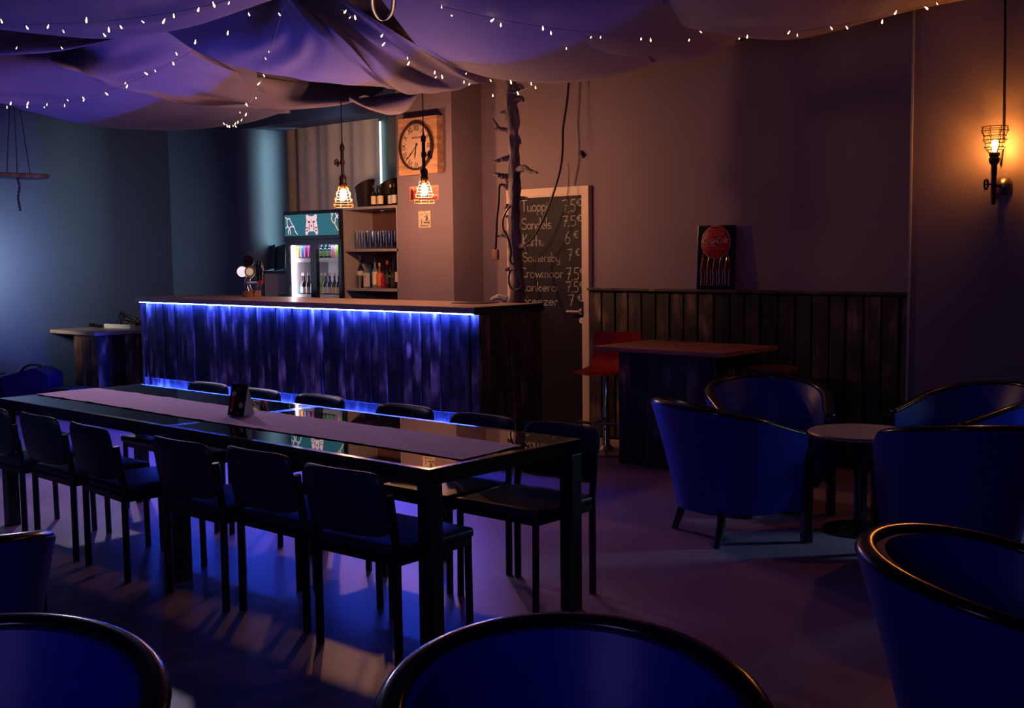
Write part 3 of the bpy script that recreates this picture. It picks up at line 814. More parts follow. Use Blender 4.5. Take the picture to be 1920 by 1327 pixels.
l_cream = mat('label_cream', (.75, .62, .42), .6); l_white = mat('label_white', (.6, .58, .56), .6); l_orange = mat('label_orange', (.7, .16, .05), .6)
l_black = mat('label_black', (.03, .03, .03), .5); c_gold = mat('cap_gold', (.7, .42, .12), .4); c_black = mat('cap_black', (.01, .01, .01), .4)
c_red = mat('cap_red', (.6, .04, .04), .4)
yb = SY+.12
def bx_at(px, Y): return at(px, 500, y=Y).x
z3 = 1.2225
spirits = [
 (676, .31, .038, g_dark, c_gold, l_white, (.25, .52), 0, 0, 'dark wine-shaped spirit bottle with gold capsule, leftmost tall bottle on the shelf'),
 (687, .235, .034, g_clear, c_black, l_white, (.05, .62), 1, 0, 'square clear gin bottle with tall white label'),
 (694.5, .25, .033, g_blue, c_black, None, (0, 0), 1, 0, 'square bright blue gin bottle without visible label'),
 (703.5, .285, .035, g_clear, c_black, l_cream, (.12, .55), 0, 1, 'clear bottle with big cream label and steel pourer'),
 (711.5, .24, .031, g_amber, c_gold, l_orange, (.1, .6), 0, 0, 'amber flask bottle with bright orange label'),
 (718.5, .17, .028, g_red, c_black, None, (0, 0), 0, 0, 'short bottle of red liqueur'),
 (726, .26, .034, g_dark, c_red, l_black, (.15, .5), 0, 0, 'dark bottle with red collar beside the square whiskey'),
 (732, .29, .033, g_brown, c_black, None, (0, 0), 0, 1, 'brown bottle with steel pourer behind the square whiskey'),
 (738.5, .25, .038, g_brown, c_black, l_black, (.12, .58), 1, 0, 'square whiskey bottle with black and white label'),
 (746.5, .24, .036, g_dark, c_black, l_cream, (.25, .65), 0, 0, 'dark bottle with cream label, rightmost on the middle shelf'),
]
for i, (px, h, r, b, c, l, lz, sq, po, lb) in enumerate(spirits):
    Y = yb+(.12 if i in (2, 7) else (.02 if i % 2 else .06))-(.05 if i in (4, 8) else 0)
    t = bottle('spirit_bottle', lb, min(bx_at(px, Y), SX1-.062), Y, z3, h, r*.9, b, c, l, lz, 'spirit bottles on the shelf', square=bool(sq), pour=bool(po))
    if i in (0, 8, 1):
        text('lettering', {0: 'CINSANO', 8: 'Jack', 1: 'BOMBAY'}[i] if i == 0 else ('No. 7' if i == 8 else 'GIN'), .02, l_white if i != 1 else l_black, t, (0, -r*1.06, h*.45), (PI/2, 0, .5))
# cocktail glass and steel shaker at the left of that shelf
t = thing('cocktail_glass', 'wide-rimmed cocktail glass standing at the left of the bottle shelf', 'glass', (SX0+.06, yb+.16, z3))
obj('bowl', lathebm([(.004, .17), (.02, .19), (.055, .235), (.053, .235), (.018, .193), (0, .18)], 24), m_glass, t, smooth=1)
obj('stem', lathebm([(0, 0), (.035, 0), (.034, .003), (.005, .01), (.004, .17), (0, .17)], 20), m_glass, t, smooth=1)
t = thing('steel_shaker', 'small steel cocktail cup in front of the cocktail glass', 'shaker', (SX0+.075, yb-.01, z3))
obj('cup', lathebm([(0, 0), (.024, 0), (.034, .12), (.036, .12), (.034, .118), (.024, .01)], 20), m_steel, t, smooth=1)
# glasses
first = None; k = 0
for r_ in range(2):
    for i in range(10):
        X = SX0+.07+i*.076+.03*r_
        if X > SX1-.06: continue
        Y = SY+.09+.11*r_
        if first is None:
            first = t = thing('pint_glass', '', 'glass', (X, Y, 1.5945), 0, 'pint glasses on the upper shelf')
            obj('vessel', lathebm([(0, 0), (.024, 0), (.026, .01), (.029, .1), (.033, .17), (.031, .17), (.026, .1), (.023, .014), (0, .012)], 18), m_glass, t, smooth=1)
        else: t = dup(first, (X, Y, 1.5945), 0, '')
        t['label'] = 'clear pint glass standing in the %s row of the glass shelf' % ('front' if r_ == 0 else 'back')
        t['group'] = 'clear pint glasses in the %s row of the glass shelf' % ('front' if r_ == 0 else 'back'); k += 1
# wine bottles and ice buckets on top
def bucket(px, label, lean):
    X = bx_at(px, SY+.16)
    t = thing('ice_bucket', label, 'ice bucket', (X, SY+.17, 1.991))
    prof = []
    bm = bmesh.new(); n = 28; rg = []
    for (r, z) in ((.075, 0), (.08, .01), (.105, .19), (.112, .2), (.104, .2), (.076, .012)):
        rg.append([bm.verts.new((r*math.cos(2*PI*q/n), r*.8*math.sin(2*PI*q/n), z+(.05*math.cos(2*PI*q/n)+.02 if z > .15 else 0))) for q in range(n)])
    for a, b in zip(rg, rg[1:]):
        for q in range(n): bm.faces.new((a[q], a[(q+1) % n], b[(q+1) % n], b[q]))
    bm.faces.new(rg[0]); bm.faces.new(rg[-1])
    obj('pail', bm, mat('bucket_black', (.02, .012, .012), .3), t, smooth=1)
    return t
b1 = bucket(686, 'black slant-rimmed ice bucket with small emblem, left one on top of the shelves', 0)
bm = bmesh.new()
bm.faces.new([bm.verts.new(v) for v in ((-.03, -.072, .1), (-.012, -.074, .1), (-.012, -.078, .14), (-.03, -.076, .14))])
text('emblem', '&', .05, l_cream, b1, (-.035, -.088, .12), (PI/2-.1, 0, -.4)); bm.free()
b2 = bucket(722, 'black slant-rimmed ice bucket, right one behind the wine bottles', 0); b2.location.y += .06
for i, px in enumerate((703.5, 710.5, 716.5, 735, 742)):
    Y = SY+.06+(.055 if i % 2 else 0)
    bottle('wine_bottle', ['small dark wine bottle with cream label, leftmost on the shelf top', 'small dark wine bottle with cream label, second from left on the shelf top', 'small dark wine bottle with cream label in the middle of the shelf top', 'small dark wine bottle with white label, second from right on the shelf top', 'small dark wine bottle at the right end of the shelf top'][i],
           min(bx_at(px, Y), SX1-.035), Y, 1.992, .20, .026, g_dark, c_gold if i == 3 else c_black, l_cream if i < 3 else l_white, (.1, .48), 'small wine bottles on the shelf top')
# things on the lowest shelf
tag(obj('black_bag', lathebm([(0, 0), (.12, 0), (.14, .03), (.1, .07), (.04, .09), (0, .085)], 18, M=Matrix.Translation((-8.47, SY+.16, .858)) @ Matrix.Scale(2, 4, (0, 0, 1))), m_cable, smooth=1), 'rumpled black bag on the lowest visible shelf', 'bag')
t = thing('glass_carafe', 'slim clear carafe on the lowest visible shelf', 'carafe', (-8.1, SY+.1, .858))
obj('vessel', lathebm([(0, 0), (.035, 0), (.035, .16), (.015, .2), (.02, .25), (.018, .25), (.013, .2), (.032, .16), (.032, .005), (0, .004)], 18), m_glass, t, smooth=1)
tag(obj('salt_jar', lathebm([(0, 0), (.02, 0), (.02, .19), (.016, .2), (0, .2)], 14, c=(-7.95, SY+.12, .858)), m_white, smooth=1), 'small pale jar at the right of the lowest visible shelf', 'jar')

# ------------------------------------------------------------------ glass-door fridge
FX0, FX1, FY, FZ = -9.512, -8.642, 7.20, 1.972
fr = thing('drinks_fridge', 'black double-door drinks fridge with a lit teal bear sign on top', 'fridge', (0, 0, 0))
m_fi = mat('fridge_liner', (.55, .55, .6), .4); DY = FY+.55
bm = bmesh.new()
box(bm, FX0, FX0+.03, FY+.04, DY, .05, FZ); box(bm, FX1-.03, FX1, FY+.04, DY, .05, FZ); box(bm, FX0, FX1, DY-.03, DY, .05, FZ)
box(bm, FX0, FX1, FY+.04, DY, .05, .2); box(bm, FX0, FX1, FY+.03, DY, 1.70, FZ)
obj('cabinet', bm, m_black, fr)
bm = bmesh.new()
box(bm, FX0+.03, FX0+.034, FY+.05, DY-.03, .2, 1.70); box(bm, FX1-.034, FX1-.03, FY+.05, DY-.03, .2, 1.70); box(bm, FX0+.03, FX1-.03, DY-.034, DY-.03, .2, 1.70)
obj('liner', bm, m_fi, fr)
def hz(py): return at(585, py, y=FY).z
S0, S1 = 1.735, 1.945
obj('sign_frame', boxbm(FX0-.002, FX1+.002, FY-.015, FY+.04, 1.694, FZ+.008, bev=.004), m_blackgl, fr)
sp = obj('sign_panel', boxbm(FX0+.02, FX1-.02, FY-.022, FY-.015, S0, S1), mat('teal_sign', (.02, .1, .13), .4, emit=(.022, .12, .165), es=1.0), fr)
m_sw = mat('sign_white', (.5, .4, .45), .5, emit=(1, .68, .76), es=.78); m_sd = mat('sign_dark', (.01, .02, .03), .5, emit=(.01, .02, .035), es=1)
m_sy = mat('sign_gold', (.5, .4, .2), .5, emit=(1, .62, .28), es=.7)
def flat(pts, m, nm, e, par=sp, cx=0, cz=0, s=1):
    bm = bmesh.new(); bm.faces.new([bm.verts.new((cx+a*s, FY-.022-e, cz+b*s)) for a, b in pts]); return obj(nm, bm, m, par)
bc = at(584.5, 420, y=FY-.02).x; bz = (S0+S1)/2; bs = .105
def el(cx, cz, rx, rz, n=18): return [(cx+rx*math.cos(2*PI*i/n), cz+rz*math.sin(2*PI*i/n)) for i in range(n)]
half = [(0, .78), (.35, .82), (.52, .95), (.78, .92), (.82, .65), (.72, .45), (.8, .2), (.85, -.1), (.9, -.45), (.95, -.8), (.7, -1), (.5, -.72), (.35, -.6), (0, -.62)]
flat(half+[(-a, b) for a, b in half[::-1][1:-1]], m_sw, 'bear_head', .001, cx=bc, cz=bz, s=bs)
for s_ in (-1, 1):
    flat([(s_*a, b) for a, b in ((.2, .3), (.5, .38), (.55, .28), (.3, .12))], m_sd, 'bear_eye', .002, cx=bc, cz=bz, s=bs)
    flat([(s_*a, b) for a, b in ((.55, .78), (.7, .78), (.7, .62), (.58, .64))], m_sy, 'bear_ear', .002, cx=bc, cz=bz, s=bs)
    flat([(s_*a, b) for a, b in ((.3, .05), (.38, .05), (.42, -.5), (.3, -.45))], m_sd, 'bear_cheek', .002, cx=bc, cz=bz, s=bs)
    flat([(s_*a, b) for a, b in ((.5, -.2), (.85, -.25), (.87, -.33), (.52, -.3))], m_sd, 'bear_fur', .002, cx=bc, cz=bz, s=bs)
    flat([(s_*a, b) for a, b in ((.5, -.45), (.85, -.55), (.87, -.63), (.52, -.56))], m_sd, 'bear_fur', .002, cx=bc, cz=bz, s=bs)
    flat([(s_*a, b) for a, b in ((.0, .5), (.12, .5), (.3, .1), (.24, -.1), (.16, .1))], mat('sign_pink', (.5, .3, .3), emit=(.75, .42, .42), es=.7), 'bear_brow', .0015, cx=bc, cz=bz, s=bs)
flat([(-.14, -.02), (.14, -.02), (.05, -.2), (-.05, -.2)], m_sd, 'bear_nose', .002, cx=bc, cz=bz, s=bs)
def sline(P, m, wd=.0055):
    bm = bmesh.new(); P = [at(a, b, y=FY-.024) for a, b in P]
    for a, b in zip(P, P[1:]):
        d = b-a; n = Vector((-d.z, 0, d.x)).normalized()*wd; e = d.normalized()*wd*.5
        bm.faces.new([bm.verts.new(q) for q in (a-e-n, b+e-n, b+e+n, a-e+n)])
    return obj('branch_line', bm, m, sp)
def z6(L): return [(520+a/6.633, 380+b/6.633) for a, b in L]
sline(z6([(100, 185), (125, 205), (150, 195), (165, 235), (195, 285), (210, 310), (225, 360), (250, 392)]), m_sw)
sline(z6([(125, 205), (118, 240), (130, 300), (150, 320), (160, 350), (165, 395)]), m_sw)
sline(z6([(105, 318), (128, 296)]), m_sw); sline(z6([(150, 318), (170, 298), (205, 298)]), m_sw); sline(z6([(150, 318), (135, 360), (140, 392)]), m_sw)
sline(z6([(668, 130), (680, 160), (672, 200), (690, 240), (712, 255), (735, 300), (758, 345)]), m_sy)
sline(z6([(690, 130), (682, 160)]), m_sw); sline(z6([(755, 150), (725, 190), (718, 230), (712, 255)]), m_sw); sline(z6([(720, 130), (738, 165), (756, 190)]), m_sw)
# doors
xm = (FX0+FX1)/2+.005
for a, b in ((FX0, xm), (xm, FX1)):
    bm = bmesh.new(); q = .045
    box(bm, a, a+q, FY-.005, FY+.035, .06, 1.695); box(bm, b-q, b, FY-.005, FY+.035, .06, 1.695)
    box(bm, a+q, b-q, FY-.005, FY+.035, 1.645, 1.695); box(bm, a+q, b-q, FY-.005, FY+.035, .06, .15)
    d = obj('door', bm, m_blackgl, fr)
    obj('door_pane', boxbm(a+q, b-q, FY+.012, FY+.017, .15, 1.645), mat('fridge_pane', (.02, .03, .03), .02, alpha=.08, spec=.4), d)
obj('light_tube', boxbm(FX0+.046, FX0+.06, FY+.038, FY+.052, .25, 1.64), mat('fridge_led', (0, 0, 0), emit=(1, .82, .95), es=40), fr)
obj('light_tube', boxbm(FX0+.06, FX1-.06, FY+.04, FY+.052, 1.665, 1.68), mat('fridge_led_top', (0, 0, 0), emit=(.4, .8, 1), es=40), fr)
SH = []
for py in (484, 552, 620):
    zz = at(585, py, y=FY+.06).z; SH.append(zz)
    bm = bmesh.new(); box(bm, FX0+.064, FX1-.04, FY+.072, FY+.082, zz-.04, zz-.03); box(bm, FX0+.064, FX1-.04, FY+.072, FY+.08, zz-.006, zz)
    for i in range(34): X = FX0+.068+i*(FX1-FX0-.112)/33; box(bm, X-.0025, X+.0025, FY+.074, DY-.05, zz-.006, zz-.001)
    box(bm, FX0+.064, FX1-.04, FY+.068, FY+.072, zz-.032, zz-.008)
    obj('wire_shelf', bm, mat('shelf_wire_white', (.8, .78, .82), .4), fr)
# cans and bottles in the fridge
cols = [(.75, .28, .05), (.12, .2, .55), (.35, .02, .12), (.4, .03, .15), (.5, .05, .12)]
cn = ['orange', 'blue', 'dark red', 'wine red', 'pink-red', 'pink', 'lime green']
canpx = [562, 569, 576.5, 583.5, 595.5, 626.5, 634]
ccol = [(.75, .28, .05), (.12, .2, .55), (.4, .02, .12), (.45, .03, .15), (.55, .05, .14), (.7, .12, .35), (.45, .6, .1)]
for i, px in enumerate(canpx):
    X = at(px, 480, y=FY+.12).x
    t = thing('drink_can', '%s drink can on the top shelf of the fridge' % cn[i], 'can', (X, FY+.12, SH[0]), 0, 'cans on the fridge top shelf')
    obj('body', lathebm([(0, .003), (.024, .003), (.031, .012), (.031, .115), (.026, .124)], 18), mat('can_'+cn[i].replace(' ', '_').replace('-', '_'), ccol[i], .35, metal=.3), t, smooth=1)
    obj('lid', lathebm([(.026, .124), (.024, .121), (0, .121)], 18), m_steel, t, smooth=1)
for i, px in enumerate((604.5, 612.5, 620)):
    X = at(px, 480, y=FY+.12).x
    bottle('soft_drink_bottle', 'dark glass bottle with black cap, %s of three on the fridge top shelf' % ('left', 'middle', 'right')[i], X, FY+.12, SH[0], .185, .031, g_dark, c_black, mat('label_olive', (.12, .14, .05), .5), (.12, .4), 'dark bottles on the fridge top shelf', neck=.45)
lw = [(562.5, 'dark beer bottle with teal-white label at the left end of the fridge lower shelf', g_dark, l_white, mat('label_teal', (.05, .4, .4), .5)),
      (571, 'dark beer bottle with white label, second from left on the fridge lower shelf', g_dark, l_white, l_white),
      (579.5, 'dark beer bottle with pale label, third from left on the fridge lower shelf', g_dark, l_white, l_white),
      (588, 'dark beer bottle half hidden by the door frame on the fridge lower shelf', g_dark, l_white, l_white),
      (596.5, 'olive green bottle right of the fridge door frame', g_green, None, MATS['label_olive']),
      (604, 'bright green bottle on the fridge lower shelf', mat('lime_glass', (.12, .5, .05), .2), l_white, mat('label_lime', (.3, .7, .2), .5)),
      (611, 'navy and white bottle left of its twin on the fridge lower shelf', mat('navy_glass', (.02, .04, .2), .2), l_white, l_white),
      (619, 'navy and white bottle right of its twin on the fridge lower shelf', MATS['navy_glass'], l_white, mat('label_blue_white', (.4, .5, .7), .5)),
      (627.5, 'dark green beer bottle with cream label, second from right in the fridge', g_green, l_cream, l_cream),
      (635.5, 'dark green beer bottle with cream label at the right end of the fridge', g_green, l_cream, l_cream)]
for px, lb, gl, cp, l in lw:
    X = at(px, 540, y=FY+.13).x
    bottle('beer_bottle', lb, max(FX0+.095, min(X, FX1-.075)), FY+.13, SH[1], .215, .031, gl, l_white if cp else c_black, l, (.06, .34), 'beer bottles on the fridge lower shelf', neck=.42)
# cabinet, menus, green box left of the fridge
lc = xe+.02; rc = -9.575; cz = at(510, 508, y=7.35).z
wcb = thing('white_cabinet', 'pale grey back-bar cabinet left of the fridge', 'cabinet', (0, 0, 0))
obj('body', boxbm(lc, rc, 7.37, 7.7, 0, cz-.02), m_white, wcb)
dm = lc+(rc-lc)*.8
obj('door', boxbm(lc+.003, dm-.003, 7.352, 7.37, .05, cz-.03, bev=.002), m_white, wcb); obj('door', boxbm(dm+.003, rc-.003, 7.352, 7.37, .05, cz-.03, bev=.002), m_white, wcb)
obj('top', boxbm(lc-.01, rc, 7.34, 7.7, cz-.02, cz), m_black, wcb)
for i, (a, lb) in enumerate(((497, 'dark menu folder leaning on the back cabinet, left one'), (514, 'dark menu folder leaning on the back cabinet, right one beside the fridge'))):
    p = at(a, 470, y=7.4).x
    t = thing('menu_folder', lb, 'menu', (p+.07, 7.40+.012*i, cz+.004), 0)
    t.rotation_euler = (-.18, -.16, 0)
    obj('cover', boxbm(-.09, .09, 0, .008, .014, .27, bev=.001), mat('menu_slate', (.03, .05, .08), .5), t)
    obj('spine', boxbm(-.095, -.08, -.003, .01, .014, .272), m_black, t)
gb = at(529, 557, z=1.0)
p0 = at(521, 562, y=7.22); p1 = at(537, 552, y=7.22)
tag(obj('green_box', boxbm(p0.x, min(p1.x, -9.57), 7.22, 7.31, .901, p1.z, bev=.003), mat('green_card', (.01, .16, .03), .6)), 'small green carton on the back counter left of the fridge', 'box')
bb = thing('back_counter', 'low dark back counter under the green carton, mostly hidden by the bar', 'counter', (0, 0, 0))
obj('worktop', boxbm(-10.05, -9.565, 6.9, 7.33, .86, .9), m_top, bb); obj('body', boxbm(-10.03, -9.62, 6.93, 7.33, 0, .86), m_black, bb)

# ------------------------------------------------------------------ clock, plate, card
YF = YC-.08
tl, tr, bl = at(746, 224, y=YF), at(818.5, 215, y=YF), at(748, 329.5, y=YF)
cwid = tr.x-tl.x; chei = tl.z-bl.z; ccx = (tl.x+tr.x)/2; ccz = (tl.z+bl.z)/2
ck = thing('wall_clock', 'square wooden wall clock with a round roman-numeral dial on the pier', 'clock', (ccx, YC, ccz))
m_cw = mat('clock_pine', (.55, .30, .17), .55, noise=.4, nscale=3, stretch=(1, 4, 9), bump=.2)
nb = 4
for i in range(nb):
    z0 = -chei/2+chei*i/nb
    obj('board', boxbm(-cwid/2, cwid/2, -.08, -.001, z0+.001, z0+chei/nb-.001, bev=.0015, seg=1), m_cw, ck)
R0 = chei*.42
Mf = Matrix.Translation((-.005, -.08, -.005)) @ Matrix.Rotation(PI/2, 4, 'X')
obj('dial', lathebm([(0, 0), (R0*.93, 0), (R0*.93, .008), (0, .008)], 48, M=Mf), mat('dial_face', (.62, .42, .30), .5, noise=.15, nscale=7), ck)
obj('dial_rim', lathebm([(R0*.93, 0), (R0*.93, .03), (R0, .03), (R0*1.0, 0)], 48, M=Mf), mat('rim_dark', (.04, .02, .015), .4), ck, smooth=1)
num = ['XII', 'I', 'II', 'III', 'IIII', 'V', 'VI', 'VII', 'VIII', 'IX', 'X', 'XI']
m_num = mat('numeral_black', (.02, .012, .01), .6)
for i, s in enumerate(num):
    a = -i*PI/6; rr = R0*.76
    o = text('numeral', s, R0*.36, m_num, ck, (-.005+rr*math.sin(-a), -.0895, -.005+rr*math.cos(a)), (PI/2, 0, 0), sx=.75)
    o.rotation_euler = (Matrix.Rotation(-a, 3, 'Y') @ Matrix.Rotation(PI/2, 3, 'X')).to_euler()
def hand(ang, ln, wd, nm):
    bm = bmesh.new(); q = [(-wd*.6, -.03), (wd*.6, -.03), (wd*.4, ln*.3), (wd, ln*.6), (0, ln), (-wd, ln*.6), (-wd*.4, ln*.3)]
    vs = []
    for e in (0, .003):
        vs.append([bm.verts.new((-.005+a*math.cos(ang)+b*math.sin(ang), -.093-e, -.005-a*math.sin(ang)+b*math.cos(ang))) for a, b in q])
    bm.faces.new(vs[1]); bm.faces.new(vs[0][::-1])
    for i in range(len(q)): bm.faces.new((vs[0][i], vs[0][(i+1) % 7], vs[1][(i+1) % 7], vs[1][i]))
    obj(nm, bm, m_num, ck)
hand(math.radians(190), R0*.5, .007, 'hour_hand'); hand(math.radians(227), R0*.82, .006, 'minute_hand')
text('lettering', 'ANTIQUE', R0*.13, m_num, ck, (-.005, -.0895, .07), (PI/2, 0, 0))
# plate
p0, p1, p2 = at(768, 350, y=YC-.006), at(822, 346, y=YC-.006), at(768, 377, y=YC-.006)
pw, ph = p1.x-p0.x, p0.z-p2.z
pl = thing('licence_plate', 'small cream and red number plate hanging under the clock', 'sign', ((p0.x+p1.x)/2, YC, (p0.z+p2.z)/2))
obj('plate', boxbm(-pw/2, pw/2, -.008, -.001, -ph/2, ph/2, bev=.002), mat('plate_cream', (.62, .42, .28), .4), pl)
m_pr = mat('plate_red', (.55, .04, .04), .5)
text('lettering', 'OG', ph*.62, m_pr, pl, (pw*.36, -.0092, .01), (PI/2, 0, 0), sx=.8)
bm = bmesh.new(); bm.faces.new([bm.verts.new((a, -.0088, b)) for a, b in ((-pw*.48, -ph*.46), (-pw*.18, -ph*.46), (-pw*.2, -ph*.1), (-pw*.3, ph*.3), (-pw*.4, ph*.1), (-pw*.44, ph*.4), (-pw*.48, ph*.3))]); obj('red_picture', bm, m_pr, pl)
bm = bmesh.new(); bm.faces.new([bm.verts.new((a, -.0092, b)) for a, b in ((-pw*.46, -ph*.4), (-pw*.36, -ph*.4), (-pw*.37, ph*.2), (-pw*.41, ph*.34), (-pw*.44, ph*.1))]); obj('dark_picture', bm, m_num, pl)
bm = bmesh.new(); bm.faces.new([bm.verts.new((a, -.009, b)) for a, b in ((-pw*.15, -ph*.46), (pw*.48, -ph*.46), (pw*.48, -ph*.26), (-pw*.12, -ph*.34))]); obj('red_band', bm, m_pr, pl)
p0, p1, p2 = at(784.5, 396, y=YC-.004), at(807, 394, y=YC-.004), at(784.5, 427, y=YC-.004)
pw, ph = p1.x-p0.x, p0.z-p2.z
pc = thing('postcard', 'cream postcard with a windmill drawing pinned on the pier', 'postcard', ((p0.x+p1.x)/2, YC, (p0.z+p2.z)/2))
obj('card', boxbm(-pw/2, pw/2, -.005, -.001, -ph/2, ph/2), mat('postcard_cream', (.68, .55, .42), .6), pc)
m_ink = mat('ink_grey', (.12, .10, .12), .7)
def ink(P): 
    bm = bmesh.new(); bm.faces.new([bm.verts.new((a*pw, -.0056, b*ph)) for a, b in P]); obj('drawing', bm, m_ink, pc)
ink([(.08, -.1), (.3, -.1), (.24, .22), (.14, .22)]); ink([(-.1, -.14), (.45, -.16), (.4, -.26), (-.05, -.24)])
for a in (.5, 2.07, 3.64, 5.21):
    c, s = math.cos(a), math.sin(a); ink([(.19-.012*s, .22+.012*c), (.19+.26*c-.03*s, .22+.2*s+.02*c), (.19+.26*c+.03*s, .22+.2*s-.02*c), (.19+.012*s, .22-.012*c)])
ink([(-.28, -.3), (-.2, -.3), (-.2, -.02), (-.24, .04), (-.28, -.02)]); ink([(-.42, -.42), (.42, -.42), (.3, -.36), (-.3, -.35)])
ink([(-.4, .28), (-.1, .3), (-.1, .27), (-.4, .25)]); ink([(.36, -.34), (.42, -.34), (.44, -.05), (.38, -.05)])
obj('pin', lathebm([(0, 0), (.004, 0), (.004, .006), (0, .008)], 8, M=Matrix.Translation((0, -.005, ph*.49)) @ Matrix.Rotation(PI/2, 4, 'X')), m_chrome, pc)

# ------------------------------------------------------------------ tin cola sign leaning on the wainscot cap
p0, p1, p2, p3 = at(1309.5, 423, y=7.56), at(1380, 421, y=7.56), at(1306, 543, y=7.54), at(1375, 543.5, y=7.54)
sw = p1.x-p0.x; shh = .50
cs = thing('tin_sign', 'dark tin cola advertising sign leaning on the wainscot', 'sign', ((p0.x+p1.x)/2, 7.535, 1.2455))
cs.rotation_euler = (-.05, .0, 0)
shh = p0.z-1.2455
obj('panel', boxbm(-sw/2, sw/2, -.004, .004, 0, shh, bev=.003), mat('tin_black', (.006, .005, .012), .2, spec=.7), cs)
bm = bmesh.new()
for q in ((-sw/2+.012, -sw/2+.02, .02, shh-.02), (sw/2-.02, sw/2-.012, .02, shh-.02)): box(bm, q[0], q[1], -.009, -.003, q[2], q[3])
box(bm, -sw/2+.012, sw/2-.012, -.009, -.003, .015, .022); box(bm, -sw/2+.012, sw/2-.012, -.009, -.003, shh-.022, shh-.015)
obj('embossed_border', bm, MATS['tin_black'], cs)
dr_ = sw*.385; dz = shh*.735
Mf = Matrix.Translation((0, -.004, dz)) @ Matrix.Rotation(PI/2, 4, 'X')
obj('red_disc', lathebm([(0, .012), (dr_*.5, .010), (dr_*.93, .004), (dr_*.94, 0)], 48, M=Mf), mat('sign_red', (.42, .004, .02), .25), cs, smooth=1)
obj('disc_rim', lathebm([(dr_*.93, 0), (dr_*.95, .007), (dr_, .006), (dr_*1.0, 0)], 48, M=Mf), mat('sign_rose', (.5, .12, .12), .4), cs, smooth=1)
m_sl = mat('sign_letter_white', (.6, .45, .5), .5); m_so = mat('sign_letter_rose', (.6, .16, .12), .5)
text('lettering', 'Ice Cold', .044, m_so, cs, (0, -.0175, dz+.062), (PI/2, 0, 0), ext=.001)
text('lettering', 'Coca-Cola', .062, m_sl, cs, (-.004, -.0185, dz+.012), (PI/2, 0, 0), shear=.35, ext=.0015, sx=.82)
bm = bmesh.new(); P = cr([(-.085, -.019, dz-.02), (-.06, -.019, dz-.03), (-.03, -.019, dz-.02), (0, -.019, dz-.027)], 16); tube(bm, P, .0022, 5); obj('swash', bm, m_sl, cs)
text('lettering', 'Sold Here', .04, m_so, cs, (0, -.0175, dz-.045), (PI/2, 0, 0), ext=.001)
m_cola = mat('cola_bottle', (.10, .008, .02), .12, spec=.8); 
for i in range(5):
    X = -sw*.32+sw*.16*i; hh = .262+.014*(i % 2)
    o = obj('embossed_bottle', lathebm([(0, 0), (.025, 0), (.025, .025), (.0215, .06), (.027, .105), (.026, .145), (.013, .2), (.010, .23), (.011, hh), (0, hh)], 16, M=Matrix.Translation((X, -.006, .03)) @ Matrix.Scale(.4, 4, (0, 1, 0))), m_cola, cs, smooth=1)
    obj('bottle_glint', tubebm(cr([(X-.011, -.0155, .05), (X-.008, -.0155, .085), (X-.012, -.016, .12), (X-.004, -.012, .17), (X-.003, -.011, .2)], 14), .0016, 5), mat('glint_paint', (.5, .45, .55), .4), cs)

# ------------------------------------------------------------------ tree trunk with branches
TYY = 6.68
def tp_(px, py, dy=0): return at(px, py, y=TYY+dy)
tk = thing('tree_trunk', 'bare dead tree trunk with broken branches standing behind the bar end', 'tree trunk', (tp_(968, 570).x, TYY, 0))
O = tk.location
def loc(p): return p-Vector(O)
path = [tp_(969, 640), tp_(968, 575), tp_(971, 530), tp_(965, 470), tp_(964, 400), tp_(965, 330), tp_(963, 260), tp_(959, 200), tp_(959, 165), tp_(959, 150)]
path = [Vector((path[0].x, TYY, 0.0))]+path
P = cr([loc(p) for p in path], 60)
bm = bmesh.new(); rs = []
for i, p in enumerate(P):
    q = i/59; rs.append((.078-.034*min(1, q*1.5) if q > .22 else .072)*(1+.1*math.sin(i*1.7)+.07*math.sin(i*.61)))
tube(bm, P, rs, 14)
for v in bm.verts: v.co += Vector((random.uniform(-1, 1), random.uniform(-1, 1), random.uniform(-1, 1)))*.008
obj('trunk', bm, m_bark, tk, smooth=1)
def br(pts, r0, m=m_bark, nm='branch', lb=None):
    Q = cr([loc(tp_(*p)) for p in pts], 14); r0 = r0*1.7
    obj(nm, tubebm(Q, [r0*(1-.7*i/13)*(1+.15*math.sin(i*2.3)) for i in range(14)], 8), m, tk, smooth=1, label=lb)
br([(968, 566), (955, 565), (942, 558, -.03), (932, 557, -.05), (921, 562, -.06)], .026, m_bark_light, lb='pale peeled root stub')
br([(955, 245), (943, 243, -.03), (934, 240, -.05), (930, 233, -.05), (923, 222, -.05)], .014)
br([(934, 240, -.05), (929, 243, -.06), (927, 241, -.06)], .01)
br([(955, 208), (944, 210), (937, 211)], .014); br([(956, 297), (944, 298, -.04), (935, 301, -.06), (925, 303, -.08)], .016)
br([(956, 334), (945, 331, -.03), (935, 328, -.06), (925, 326, -.08)], .02); br([(950, 332, -.02), (950, 340, -.02), (951, 344)], .012)
br([(970, 318), (985, 316, -.03), (995, 321, -.05), (1008, 324, -.07)], .017); br([(970, 318), (982, 312, -.04), (992, 317, -.05)], .014)
br([(968, 256), (973, 262), (976, 270)], .014); br([(958, 352), (948, 349), (938, 345, -.03)], .018)
br([(957, 387), (950, 386), (946, 392)], .014); br([(956, 441), (945, 439), (935, 441), (928, 444)], .018); br([(975, 462), (984, 462, -.02), (990, 474, -.03)], .014)
br([(966, 166), (976, 162), (981, 166)], .02); br([(966, 186), (976, 184), (982, 189)], .02); br([(958, 504), (950, 505), (948, 508)], .014)
br([(975, 372), (985, 371), (992, 373)], .011); br([(956, 406), (948, 405)], .012)
